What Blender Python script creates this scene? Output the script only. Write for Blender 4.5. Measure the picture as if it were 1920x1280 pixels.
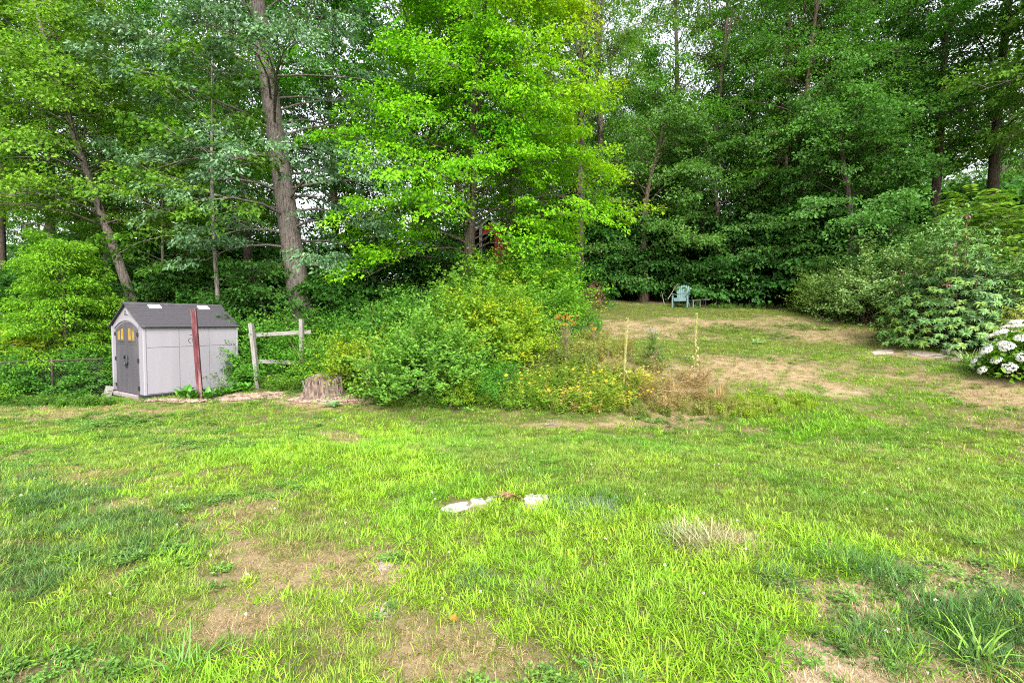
import bpy, bmesh, math
import numpy as np
from mathutils import Vector, Matrix

# ------------------------------------------------------------------ scene, camera, world, sun, exposure
for _o in list(bpy.data.objects):
    bpy.data.objects.remove(_o, do_unlink=True)
scn = bpy.context.scene
COL = scn.collection
FPX, CAMH, HOR = 907.0, 1.70, 605.0           # focal length in photo pixels, eye height, horizon row
PITCH = math.atan((640.0 - HOR) / FPX)
cam = bpy.data.cameras.new('camera')
cam.sensor_width = 36.0
cam.lens = FPX / 1920.0 * 36.0
cam.clip_start, cam.clip_end = 0.05, 3000.0
cam_ob = bpy.data.objects.new('camera', cam)
cam_ob.location = (0, 0, CAMH)
cam_ob.rotation_euler = (math.pi / 2 - PITCH, 0, 0)
COL.objects.link(cam_ob)
scn.camera = cam_ob

SUN_EL, SUN_AZ = math.radians(46), math.radians(168)   # compass: 0 = +Y, clockwise
world = bpy.data.worlds.new('World')
scn.world = world
world.use_nodes = True
wn, wl = world.node_tree.nodes, world.node_tree.links
wn.clear()
w_out = wn.new('ShaderNodeOutputWorld')
w_bg = wn.new('ShaderNodeBackground')
w_bg.inputs['Strength'].default_value = 0.15
w_sky = wn.new('ShaderNodeTexSky')
w_sky.sky_type = 'NISHITA'
w_sky.sun_disc = False
w_sky.sun_elevation = SUN_EL
w_sky.sun_rotation = SUN_AZ
w_sky.air_density, w_sky.dust_density, w_sky.ozone_density = 1.0, 4.0, 1.0
w_hs = wn.new('ShaderNodeHueSaturation')      # overcast: nearly colourless sky
w_hs.inputs['Saturation'].default_value = 0.22
w_hs.inputs['Value'].default_value = 1.0
wl.new(w_sky.outputs[0], w_hs.inputs['Color'])
wl.new(w_hs.outputs[0], w_bg.inputs['Color'])
wl.new(w_bg.outputs[0], w_out.inputs['Surface'])

sun = bpy.data.lights.new('sun', 'SUN')
sun.energy = 1.5
sun.angle = math.radians(24)
sun.color = (1.0, 0.96, 0.88)
sun_ob = bpy.data.objects.new('sun', sun)
_sd = Vector((math.sin(SUN_AZ) * math.cos(SUN_EL), math.cos(SUN_AZ) * math.cos(SUN_EL), math.sin(SUN_EL)))
sun_ob.rotation_euler = _sd.to_track_quat('Z', 'Y').to_euler()
sun_ob.location = _sd * 60
COL.objects.link(sun_ob)

scn.view_settings.view_transform = 'Standard'
scn.view_settings.look = 'None'
scn.view_settings.gamma = 1.0
scn.view_settings.exposure = 2.05
scn.view_settings.use_curve_mapping = False
scn.render.engine = 'CYCLES'
scn.cycles.max_bounces = 5
scn.cycles.diffuse_bounces = 3
scn.cycles.adaptive_threshold = 0.014
scn.cycles.use_light_tree = False
scn.cycles.glossy_bounces = 2
scn.cycles.transmission_bounces = 4
scn.cycles.use_denoising = False
scn.cycles.filter_width = 1.1
scn.cycles.sample_clamp_indirect = 6.0

# ------------------------------------------------------------------ helpers
cp_, sp_ = math.cos(PITCH), math.sin(PITCH)
def unp(px, py, d):
    """photo pixel at depth d (world Y) -> world point"""
    u, v = (px - 960) / FPX, (640 - py) / FPX
    y, z = cp_ + v * sp_, -sp_ + v * cp_
    k = d / y
    return np.array((u * k, d, CAMH + z * k))
def proj(X, Y, Z):
    dz = Z - CAMH
    depth = np.maximum(Y * cp_ - dz * sp_, 1e-3)
    return 960 + FPX * X / depth, 640 - FPX * (Y * sp_ + dz * cp_) / depth

def _hash(ix, iy, seed):
    h = (ix.astype(np.int64) * 374761393 + iy.astype(np.int64) * 668265263 + seed * 1442695041) & 0xFFFFFFFF
    h = ((h ^ (h >> 13)) * 1274126177) & 0xFFFFFFFF
    h = ((h ^ (h >> 16)) * 2246822519) & 0xFFFFFFFF
    return ((h ^ (h >> 15)) & 0xFFFF) / 65535.0
def vnoise(x, y, seed=0):
    x, y = np.asarray(x, float), np.asarray(y, float)
    ix, iy = np.floor(x), np.floor(y)
    fx, fy = x - ix, y - iy
    fx, fy = fx * fx * (3 - 2 * fx), fy * fy * (3 - 2 * fy)
    ix, iy = ix.astype(np.int64), iy.astype(np.int64)
    a, b = _hash(ix, iy, seed), _hash(ix + 1, iy, seed)
    c, d = _hash(ix, iy + 1, seed), _hash(ix + 1, iy + 1, seed)
    return (a * (1 - fx) + b * fx) * (1 - fy) + (c * (1 - fx) + d * fx) * fy
def fbm(x, y, seed=0, octv=3):
    s, a, t = 0, 0.5, 0
    for i in range(octv):
        s = s + a * vnoise(np.asarray(x) * 2 ** i, np.asarray(y) * 2 ** i, seed + i * 17)
        t += a
        a *= 0.5
    return s / t

def nrm(a):
    return a / np.maximum(np.linalg.norm(a, axis=-1, keepdims=True), 1e-9)

class MB:
    """collects triangles for one mesh"""
    def __init__(s):
        s.V, s.F, s.C, s.n = [], [], [], 0
    def add(s, V, F, c=None):
        V, F = np.asarray(V, float).reshape(-1, 3), np.asarray(F, int).reshape(-1, 3)
        s.V.append(V)
        s.F.append(F + s.n)
        s.n += len(V)
        if c is None:
            c = (1, 1, 1)
        c = np.asarray(c, float)
        if c.ndim == 1:
            c = np.repeat(c[None], len(F), 0)
        s.C.append(c)
        return s
    def tube(s, pts, rad, sides=6, c=None, cap=True):
        pts, rad = np.asarray(pts, float), np.asarray(rad, float)
        n = len(pts)
        tan = np.gradient(pts, axis=0)
        tan = nrm(tan)
        ref = np.array((0.0, 0, 1)) if abs(tan[0][2]) < 0.8 else np.array((1.0, 0, 0))
        a1 = nrm(np.cross(tan, ref))
        a2 = np.cross(tan, a1)
        ang = np.arange(sides) * 2 * math.pi / sides
        V = pts[:, None, :] + rad[:, None, None] * (np.cos(ang)[None, :, None] * a1[:, None, :] + np.sin(ang)[None, :, None] * a2[:, None, :])
        V = V.reshape(-1, 3)
        i, j = np.meshgrid(np.arange(n - 1), np.arange(sides), indexing='ij')
        a = (i * sides + j).ravel()
        b = (i * sides + (j + 1) % sides).ravel()
        F = np.concatenate([np.stack([a, b, b + sides], 1), np.stack([a, b + sides, a + sides], 1)])
        if cap:
            k = len(V)
            V = np.concatenate([V, pts[-1:], pts[:1]])
            l = np.arange(sides)
            e = (n - 1) * sides
            F = np.concatenate([F, np.stack([e + l, e + (l + 1) % sides, np.full(sides, k)], 1),
                                np.stack([(l + 1) % sides, l, np.full(sides, k + 1)], 1)])
        return s.add(V, F, c)
    def box(s, lo, hi, c=None):
        (x0, y0, z0), (x1, y1, z1) = lo, hi
        V = [(x0, y0, z0), (x1, y0, z0), (x1, y1, z0), (x0, y1, z0), (x0, y0, z1), (x1, y0, z1), (x1, y1, z1), (x0, y1, z1)]
        Q = [(0, 3, 2, 1), (4, 5, 6, 7), (0, 1, 5, 4), (1, 2, 6, 5), (2, 3, 7, 6), (3, 0, 4, 7)]
        return s.add(V, [t for q in Q for t in ((q[0], q[1], q[2]), (q[0], q[2], q[3]))], c)
    def prism(s, poly, t0, t1, axis, c=None):
        """extrude a polygon (list of 2-D points) along axis between t0 and t1"""
        n = len(poly)
        def p3(p, t):
            return {'x': (t, p[0], p[1]), 'y': (p[0], t, p[1]), 'z': (p[0], p[1], t)}[axis]
        V = [p3(p, t0) for p in poly] + [p3(p, t1) for p in poly]
        F = []
        for i in range(1, n - 1):
            F += [(0, i + 1, i), (n, n + i, n + i + 1)]
        for i in range(n):
            j = (i + 1) % n
            F += [(i, j, n + j), (i, n + j, n + i)]
        return s.add(V, F, c)
    def leaves(s, P, fwd, nor, L, W, col, fold=0.25, droop=0.0):
        """rhombic folded leaves, 2 triangles each"""
        n = len(P)
        fwd = nrm(fwd)
        side = nrm(np.cross(nor, fwd))
        up = np.cross(fwd, side)
        L, W = np.broadcast_to(L, (n,))[:, None], np.broadcast_to(W, (n,))[:, None]
        mid = P + fwd * L * 0.45
        V = np.stack([P, mid + side * W * 0.5 + up * W * fold, P + fwd * L - up * L * droop, mid - side * W * 0.5 + up * W * fold], 1).reshape(-1, 3)
        b = np.arange(n)[:, None] * 4
        F = np.concatenate([b + np.array([[0, 2, 1]]), b + np.array([[0, 3, 2]])], 1).reshape(-1, 3)
        return s.add(V, F, np.repeat(col, 2, 0))
    def mesh(s, name, mat, smooth=False, recalc=False):
        V, F, C = np.concatenate(s.V), np.concatenate(s.F), np.concatenate(s.C)
        me = bpy.data.meshes.new(name)
        me.vertices.add(len(V))
        me.vertices.foreach_set('co', V.astype(np.float32).ravel())
        me.loops.add(len(F) * 3)
        me.loops.foreach_set('vertex_index', F.astype(np.int32).ravel())
        me.polygons.add(len(F))
        me.polygons.foreach_set('loop_start', np.arange(0, len(F) * 3, 3, dtype=np.int32))
        me.polygons.foreach_set('use_smooth', np.full(len(F), bool(smooth)))
        at = me.attributes.new('Col', 'FLOAT_COLOR', 'FACE')
        at.data.foreach_set('color', np.concatenate([C, np.ones((len(C), 1))], 1).astype(np.float32).ravel())
        me.update(calc_edges=True)
        if recalc:
            bm = bmesh.new()
            bm.from_mesh(me)
            bmesh.ops.remove_doubles(bm, verts=bm.verts, dist=1e-5)
            bmesh.ops.recalc_face_normals(bm, faces=bm.faces)
            bm.to_mesh(me)
            bm.free()
        if mat:
            me.materials.append(mat)
        return me

def tag(o, label=None, cat=None, group=None, kind=None):
    if label:
        o['label'] = label
    if cat:
        o['category'] = cat
    if group:
        o['group'] = group
    if kind:
        o['kind'] = kind
    return o
def obj(name, me, parent=None, loc=(0, 0, 0), rot=(0, 0, 0), sc=1.0, tint=None, **kw):
    o = bpy.data.objects.new(name, me)
    COL.objects.link(o)
    o.location = loc
    o.rotation_euler = rot
    o.scale = (sc, sc, sc) if np.isscalar(sc) else sc
    if tint is not None:
        o.color = (*tint, 1)
    if parent:
        o.parent = parent
    return tag(o, **kw)
def bevel(o, w=0.006, seg=2):
    m = o.modifiers.new('bevel', 'BEVEL')
    m.width, m.segments, m.limit_method = w, seg, 'ANGLE'
    return o
def boxpart(name, lo, hi, mat, parent, bw=0.0, **kw):
    o = obj(name, MB().box(lo, hi).mesh(name, mat, recalc=True), parent, **kw)
    return bevel(o, bw) if bw else o

# ------------------------------------------------------------------ materials
def newmat(name):
    m = bpy.data.materials.new(name)
    m.use_nodes = True
    nt = m.node_tree
    nt.nodes.clear()
    out = nt.nodes.new('ShaderNodeOutputMaterial')
    return m, nt, out
def N(nt, typ, **kw):
    n = nt.nodes.new(typ)
    for k, v in kw.items():
        if k.startswith('i_'):
            key = k[2:]
            n.inputs[int(key) if key.isdigit() else key.replace('_', ' ')].default_value = v
        else:
            setattr(n, k, v)
    return n
def mul(nt, a, b):
    n = nt.nodes.new('ShaderNodeMix')
    n.data_type, n.blend_type = 'RGBA', 'MULTIPLY'
    n.inputs[0].default_value = 1
    nt.links.new(a, n.inputs[6])
    nt.links.new(b, n.inputs[7])
    return n.outputs[2]
def mixc(nt, f, a, b):
    n = nt.nodes.new('ShaderNodeMix')
    n.data_type = 'RGBA'
    for sock, v in ((n.inputs[0], f), (n.inputs[6], a), (n.inputs[7], b)):
        if isinstance(v, (tuple, list, float, int)):
            sock.default_value = v if not isinstance(v, (tuple, list)) else (*v, 1)[:4]
        else:
            nt.links.new(v, sock)
    return n.outputs[2]
def ramp(nt, src, pts):
    r = nt.nodes.new('ShaderNodeValToRGB')
    e = r.color_ramp.elements
    while len(e) < len(pts):
        e.new(0.5)
    for k, (p, c) in enumerate(pts):
        e[k].position = p
        e[k].color = (*c, 1) if len(c) == 3 else c
    nt.links.new(src, r.inputs[0])
    return r.outputs[0]

def leaf_mat(name, attr='GEOMETRY', trans=0.38, rough=0.55, spec=0.15, tgain=(1.25, 1.45, 0.6)):
    m, nt, out = newmat(name)
    a = N(nt, 'ShaderNodeAttribute', attribute_name='Col')
    c = a.outputs['Color']
    if attr == 'INSTANCER':
        b = N(nt, 'ShaderNodeAttribute', attribute_name='icol', attribute_type='INSTANCER')
        c = mul(nt, c, b.outputs['Color'])
    else:
        oi = N(nt, 'ShaderNodeObjectInfo')
        c = mul(nt, c, oi.outputs['Color'])
    p = N(nt, 'ShaderNodeBsdfPrincipled', i_Roughness=rough)
    p.inputs['Specular IOR Level'].default_value = spec
    nt.links.new(c, p.inputs['Base Color'])
    g = N(nt, 'ShaderNodeRGB')
    g.outputs[0].default_value = (*tgain, 1)
    t = N(nt, 'ShaderNodeBsdfTranslucent')
    nt.links.new(mul(nt, c, g.outputs[0]), t.inputs['Color'])
    mx = N(nt, 'ShaderNodeMixShader', i_0=trans)
    nt.links.new(p.outputs[0], mx.inputs[1])
    nt.links.new(t.outputs[0], mx.inputs[2])
    nt.links.new(mx.outputs[0], out.inputs['Surface'])
    return m
M_LEAF = leaf_mat('leaf')
M_GLOSS = leaf_mat('leaf_glossy', trans=0.22, rough=0.42, spec=0.36)
M_GRASS = leaf_mat('grass_blade', 'INSTANCER', trans=0.3, rough=0.55, spec=0.3)
M_PETAL = leaf_mat('petal', trans=0.25, rough=0.7, spec=0.15, tgain=(1, 1, 1))

def simple(name, col, rough=0.6, spec=0.4, noise=0.0, nscale=20.0, bump=0.0, bscale=60.0, stretch=(1, 1, 1), metal=0.0, dirt=None):
    m, nt, out = newmat(name)
    p = N(nt, 'ShaderNodeBsdfPrincipled', i_Roughness=rough, i_Metallic=metal)
    p.inputs['Specular IOR Level'].default_value = spec
    tc = N(nt, 'ShaderNodeTexCoord')
    mp = N(nt, 'ShaderNodeMapping')
    mp.inputs['Scale'].default_value = stretch
    nt.links.new(tc.outputs['Object'], mp.inputs['Vector'])
    nz = N(nt, 'ShaderNodeTexNoise', i_Scale=nscale, i_Detail=6.0, i_Roughness=0.6)
    nt.links.new(mp.outputs[0], nz.inputs['Vector'])
    lo = tuple(max(0, x * (1 - noise)) for x in col)
    hi = tuple(x * (1 + noise) for x in col)
    c = ramp(nt, nz.outputs['Fac'], [(0.3, lo), (0.7, hi)])
    if dirt:
        dcol, dscale, amt = dirt
        n2 = N(nt, 'ShaderNodeTexNoise', i_Scale=dscale, i_Detail=8.0, i_Roughness=0.65)
        nt.links.new(mp.outputs[0], n2.inputs['Vector'])
        f = ramp(nt, n2.outputs['Fac'], [(0.48, (0, 0, 0)), (0.66, (amt,) * 3)])
        c = mixc(nt, f, c, dcol)
    nt.links.new(c, p.inputs['Base Color'])
    if bump:
        n3 = N(nt, 'ShaderNodeTexNoise', i_Scale=bscale, i_Detail=5.0)
        nt.links.new(mp.outputs[0], n3.inputs['Vector'])
        bp = N(nt, 'ShaderNodeBump', i_Strength=bump, i_Distance=0.02)
        nt.links.new(n3.outputs['Fac'], bp.inputs['Height'])
        nt.links.new(bp.outputs[0], p.inputs['Normal'])
    nt.links.new(p.outputs[0], out.inputs['Surface'])
    return m
def bark_mat(name, dark, light, lichen=None):
    m, nt, out = newmat(name)
    p = N(nt, 'ShaderNodeBsdfPrincipled', i_Roughness=0.9)
    p.inputs['Specular IOR Level'].default_value = 0.2
    tc = N(nt, 'ShaderNodeTexCoord')
    mp = N(nt, 'ShaderNodeMapping')
    mp.inputs['Scale'].default_value = (1, 1, 0.16)
    nt.links.new(tc.outputs['Object'], mp.inputs['Vector'])
    nz = N(nt, 'ShaderNodeTexNoise', i_Scale=26.0, i_Detail=6.0, i_Roughness=0.65)
    nt.links.new(mp.outputs[0], nz.inputs['Vector'])
    c = ramp(nt, nz.outputs['Fac'], [(0.36, dark), (0.6, light)])
    if lichen:
        n2 = N(nt, 'ShaderNodeTexNoise', i_Scale=3.0, i_Detail=8.0, i_Roughness=0.7)
        nt.links.new(tc.outputs['Object'], n2.inputs['Vector'])
        c = mixc(nt, ramp(nt, n2.outputs['Fac'], [(0.52, (0, 0, 0)), (0.68, (0.55,) * 3)]), c, lichen)
    oi = N(nt, 'ShaderNodeObjectInfo')
    c = mul(nt, c, oi.outputs['Color'])
    nt.links.new(c, p.inputs['Base Color'])
    bp = N(nt, 'ShaderNodeBump', i_Strength=0.9, i_Distance=0.04)
    nt.links.new(nz.outputs['Fac'], bp.inputs['Height'])
    nt.links.new(bp.outputs[0], p.inputs['Normal'])
    nt.links.new(p.outputs[0], out.inputs['Surface'])
    return m
M_BARK = bark_mat('bark_dark', (0.035, 0.026, 0.02), (0.12, 0.095, 0.075))
M_BARKG = bark_mat('bark_grey', (0.085, 0.072, 0.062), (0.29, 0.255, 0.225), (0.24, 0.25, 0.2))
M_STEM = simple('stem_wood', (0.13, 0.1, 0.06), 0.85, 0.2, 0.35, 30)

# ------------------------------------------------------------------ ground
_ctl = []
for x in (-9, -5, -2, 0, 2, 5, 9):
    _ctl += [(x, -3, 0.0), (x, 1.5, 0.0), (x, 4.0, 0.0)]
def _cp(px, py, d):
    p = unp(px, py, d)
    _ctl.append(tuple(p))
for a in ((0, 762, 12.0), (100, 760, 12.0), (268, 749, 12.0), (420, 744, 12.6), (480, 722, 13.5), (610, 744, 12.0), (700, 752, 11.6), (900, 766, 10.5), (1050, 779, 9.5),
          (1200, 790, 8.9), (1340, 797, 8.6), (1500, 792, 8.2), (1700, 802, 7.8), (1920, 852, 6.3), (400, 850, 6.5), (960, 850, 6.3), (1500, 870, 5.9), (150, 870, 6.2),
          (1500, 722, 10.0), (1700, 725, 9.8), (1890, 706, 9.5), (2150, 720, 9.2), (1150, 672, 11.6), (1300, 675, 11.5), (1500, 680, 11.3), (1700, 678, 11.2), (1150, 648, 13.5),
          (1300, 650, 13.5), (1500, 655, 13.2), (1650, 655, 13.0), (1800, 655, 12.4), (1150, 616, 16.5), (1300, 616, 16.5), (1500, 621, 16.0), (1620, 626, 15.2), (1110, 567, 21.5),
          (1278, 573, 22.0), (1500, 581, 20.5), (1660, 596, 18.0), (1850, 610, 16.0), (2200, 640, 14.0)):
    _cp(*a)
_ctl += [(-0.7, 12, 0.35), (-0.8, 15, 1.1), (0.5, 13.5, 0.95), (-0.6, 19.5, 2.1), (-4, 15.5, 0.3), (-7, 16.5, 0.0), (-11, 17, -0.25), (-18, 17, -0.45), (-20, 11, -0.4),
         (2, 30, 2.9), (9, 30, 3.0), (18, 28, 2.9), (-2, 30, 1.9), (-10, 30, 0.2), (-20, 30, -0.2), (25, 15, 2.0), (22, 8, 0.8), (16, 4, 0.2), (-16, 4, -0.1),
         (-35, 15, -0.6), (-35, 40, -0.4), (0, 50, 2.2), (35, 45, 3.2), (40, 15, 2.6), (-15, 55, 0), (30, 0, 0.5), (-30, 0, -0.4)]
_ctl = np.array(_ctl)
def _tps(r2):
    return np.where(r2 > 1e-12, 0.5 * r2 * np.log(np.maximum(r2, 1e-12)), 0)
_n = len(_ctl)
_K = _tps(((_ctl[:, None, :2] - _ctl[None, :, :2]) ** 2).sum(-1)) + np.eye(_n) * 0.6
_P = np.concatenate([np.ones((_n, 1)), _ctl[:, :2]], 1)
_A = np.block([[_K, _P], [_P.T, np.zeros((3, 3))]])
_w = np.linalg.solve(_A, np.concatenate([_ctl[:, 2], np.zeros(3)]))
def ground(x, y):
    x, y = np.atleast_1d(np.asarray(x, float)), np.atleast_1d(np.asarray(y, float))
    xc, yc = np.clip(x, -38, 42), np.clip(y, -4, 56)
    z = np.zeros(xc.shape)
    for s in range(0, xc.size, 20000):
        xs, ys = xc.ravel()[s:s + 20000], yc.ravel()[s:s + 20000]
        r2 = (xs[:, None] - _ctl[None, :, 0]) ** 2 + (ys[:, None] - _ctl[None, :, 1]) ** 2
        z.ravel()[s:s + 20000] = _tps(r2) @ _w[:_n] + _w[_n] + _w[_n + 1] * xs + _w[_n + 2] * ys
    z = z + (fbm(x * 0.9, y * 0.9, 5) - 0.5) * 0.09 + (fbm(x * 4, y * 4, 9, 2) - 0.5) * 0.035
    return z
def gz(x, y):
    return float(ground(x, y)[0])
def gpos(px, d):
    """a point standing on the ground under photo column px at depth d"""
    x = (px - 960) / FPX * d
    for _ in range(4):
        z = gz(x, d)
        x = (px - 960) / FPX * (d * cp_ - (z - CAMH) * sp_)
    return np.array((x, d, gz(x, d)))
_gd = np.arange(1.6, 26, 0.04)
def ghits(px, py):
    """where the rays through photo pixels meet the ground"""
    px, py = np.atleast_1d(np.asarray(px, float)), np.atleast_1d(np.asarray(py, float))
    u, v = (px - 960) / FPX, (640 - py) / FPX
    y, z = cp_ + v * sp_, -sp_ + v * cp_
    res = np.zeros((len(px), 3))
    for s in range(0, len(px), 64):
        k = _gd[None, :] / y[s:s + 64, None]
        X_, Z_ = u[s:s + 64, None] * k, CAMH + z[s:s + 64, None] * k
        Y_ = np.broadcast_to(_gd[None, :], X_.shape)
        g = ground(X_.ravel(), Y_.ravel()).reshape(X_.shape)
        hit = Z_ < g
        f = np.where(hit.any(1), hit.argmax(1), len(_gd) - 100)
        r = np.arange(len(f))
        res[s:s + 64] = np.stack([X_[r, f], _gd[f], g[r, f]], 1)
    return res
def ghit(px, py):
    return ghits(px, py)[0]

# lawn zones, in photo pixels: (x, y, rx, ry, strength); they become fixed places on the ground
ZONES = {
    'fescue': (0.46, [(1500, 890, 460, 80, .55), (980, 835, 280, 38, .9), (120, 1130, 170, 150, .3), (250, 850, 150, 25, .5), (1700, 960, 260, 60, .6), (900, 780, 500, 14, .4), (500, 800, 150, 20, .3), (1350, 652, 380, 13, .95), (1400, 580, 320, 12, .95), (1560, 690, 120, 14, .5), (1250, 600, 120, 10, .5), (1750, 820, 200, 16, .9), (560, 1000, 120, 35, .6), (1230, 665, 60, 12, .6)]),
    'crab': (0.36, [(1120, 1110, 330, 160, .75), (660, 862, 210, 50, 1.0), (1000, 960, 240, 70, .55), (1470, 760, 160, 35, .6), (480, 900, 200, 60, .3), (1560, 1020, 160, 60, .45), (640, 1140, 80, 60, .3), (1180, 1010, 150, 50, .5), (1250, 590, 80, 8, .6), (1560, 800, 160, 25, .55), (1330, 1180, 180, 110, .5), (140, 830, 200, 20, .4), (1700, 740, 220, 50, .5), (1480, 705, 120, 20, .5), (350, 1240, 160, 40, .25)]),
    'tan': (0.35, [(1330, 1020, 115, 40, 1.3), (600, 1060, 190, 60, .8), (780, 1210, 230, 80, .72), (470, 1170, 130, 50, .4), (960, 1250, 120, 30, .5), (1270, 1110, 50, 22, .5), (470, 980, 120, 40, .4), (1330, 690, 230, 24, .5), (1560, 634, 110, 16, .85), (1880, 735, 90, 28, .8), (1060, 797, 140, 9, .9), (640, 822, 60, 12, .8), (130, 775, 160, 18, .45), (1200, 612, 110, 16, .8), (1620, 712, 260, 30, .6), (820, 880, 110, 14, .5), (1460, 600, 200, 12, .5), (1680, 660, 90, 12, .5), (390, 1160, 160, 40, .35), (1690, 880, 60, 14, .6), (1250, 770, 90, 20, .8), (620, 760, 90, 10, .5), (1650, 840, 160, 10, .45), (1010, 1090, 60, 24, .5)]),
    'dark': (0.20, [(230, 985, 260, 90, .55), (1110, 948, 80, 40, .9), (1640, 1080, 120, 40, .6), (1750, 1180, 220, 80, .55), (1880, 1200, 100, 100, .65), (80, 930, 120, 40, .5), (900, 1085, 60, 24, .6), (1000, 1110, 60, 20, .6), (760, 1010, 80, 20, .3), (560, 1220, 90, 50, .3), (600, 830, 60, 16, .3), (1310, 740, 60, 12, .4), (60, 1100, 90, 60, .35)]),
    'bare': (0.07, [(1620, 1120, 150, 45, .9), (1800, 1090, 130, 40, .7), (1440, 1090, 60, 30, .8), (720, 1065, 50, 26, 1.0), (715, 1150, 50, 26, 1.0), (1560, 1245, 140, 40, .75), (1500, 735, 170, 28, .55), (1640, 808, 50, 9, .9), (610, 752, 80, 8, 1.4), (960, 945, 90, 16, .8), (1740, 740, 160, 22, .45), (840, 1260, 120, 30, .5), (440, 747, 40, 7, 1.6)]),
    'clover': (0.20, [(300, 1220, 260, 60, .15), (1150, 1230, 260, 60, .15), (1640, 1000, 120, 40, .25), (820, 1040, 110, 40, .2), (200, 790, 260, 18, .35)]),
}
ZK = list(ZONES)
def zone_scores(x, y, z):
    px, py = proj(x, y, z)
    S = []
    for i, k in enumerate(ZK):
        base, el = ZONES[k]
        s = base + 1.25 * (fbm(x * 0.8, y * 0.8, 31 + 7 * i) - 0.5) + 1.1 * (fbm(x * 2.6, y * 2.6, 77 + 5 * i, 3) - 0.5)
        for (cx, cy, rx, ry, st) in el:
            s = s + 1.35 * st * np.exp(-(((px - cx) / rx) ** 2 + ((py - cy) / ry) ** 2) ** 1.5)
        S.append(s)
    return np.stack(S, 1)

def axis_pts(segs):
    out = []
    for a, b, st in segs:
        out += list(np.arange(a, b - 1e-6, st))
    return np.array(out + [segs[-1][1]])
gx = axis_pts([(-900, -100, 100), (-100, -24, 4), (-24, -13, 0.5), (-13, 14, 0.12), (14, 26, 0.5), (26, 100, 4), (100, 900, 100)])
gy = axis_pts([(-300, -20, 40), (-20, 1.0, 1.5), (1.0, 8.5, 0.09), (8.5, 23, 0.14), (23, 60, 1.5), (60, 100, 8), (100, 1200, 100)])
GX, GY = np.meshgrid(gx, gy, indexing='ij')
GZ = ground(GX.ravel(), GY.ravel()).reshape(GX.shape)
V = np.stack([GX, GY, GZ], -1).reshape(-1, 3)
i, j = np.meshgrid(np.arange(len(gx) - 1), np.arange(len(gy) - 1), indexing='ij')
a = (i * len(gy) + j).ravel()
F = np.concatenate([np.stack([a, a + len(gy), a + len(gy) + 1], 1), np.stack([a, a + len(gy) + 1, a + 1], 1)])
gm = MB().add(V, F)
# soil / thatch / litter colours by zone, painted darker under grass for the blades' shade
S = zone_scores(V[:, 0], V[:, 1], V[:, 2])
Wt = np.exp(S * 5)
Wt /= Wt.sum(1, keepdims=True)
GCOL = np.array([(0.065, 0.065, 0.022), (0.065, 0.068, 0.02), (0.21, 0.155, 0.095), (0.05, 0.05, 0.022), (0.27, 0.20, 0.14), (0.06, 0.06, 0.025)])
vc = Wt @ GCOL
forest = np.clip((V[:, 1] - 22.5) / 1.5, 0, 1)[:, None]
left_f = np.clip((V[:, 1] - 13.6) / 1.0, 0, 1)[:, None] * np.clip((-V[:, 0] - 1.0) / 2, 0, 1)[:, None]
fm = np.maximum(forest, left_f)
vc = vc * (1 - fm) + np.array((0.075, 0.055, 0.035)) * fm
M_GROUND, nt, out = newmat('lawn_soil')
p = N(nt, 'ShaderNodeBsdfPrincipled', i_Roughness=0.95)
p.inputs['Specular IOR Level'].default_value = 0.1
at = N(nt, 'ShaderNodeAttribute', attribute_name='soil')
tc = N(nt, 'ShaderNodeTexCoord')
n1 = N(nt, 'ShaderNodeTexNoise', i_Scale=70.0, i_Detail=9.0, i_Roughness=0.75)
nt.links.new(tc.outputs['Object'], n1.inputs['Vector'])
sp = ramp(nt, n1.outputs['Fac'], [(0.3, (0.5, 0.48, 0.45)), (0.72, (1.45, 1.45, 1.4))])
nt.links.new(mul(nt, at.outputs['Color'], sp), p.inputs['Base Color'])
bp = N(nt, 'ShaderNodeBump', i_Strength=0.5, i_Distance=0.015)
nt.links.new(n1.outputs['Fac'], bp.inputs['Height'])
nt.links.new(bp.outputs[0], p.inputs['Normal'])
nt.links.new(p.outputs[0], out.inputs['Surface'])
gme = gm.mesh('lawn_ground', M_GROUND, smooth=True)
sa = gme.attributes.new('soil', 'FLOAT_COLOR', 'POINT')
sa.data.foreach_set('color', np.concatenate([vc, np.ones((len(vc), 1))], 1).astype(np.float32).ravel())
obj('lawn_ground', gme, kind='structure', label='uneven lawn ground rising to a grassy bank on the right')

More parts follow.
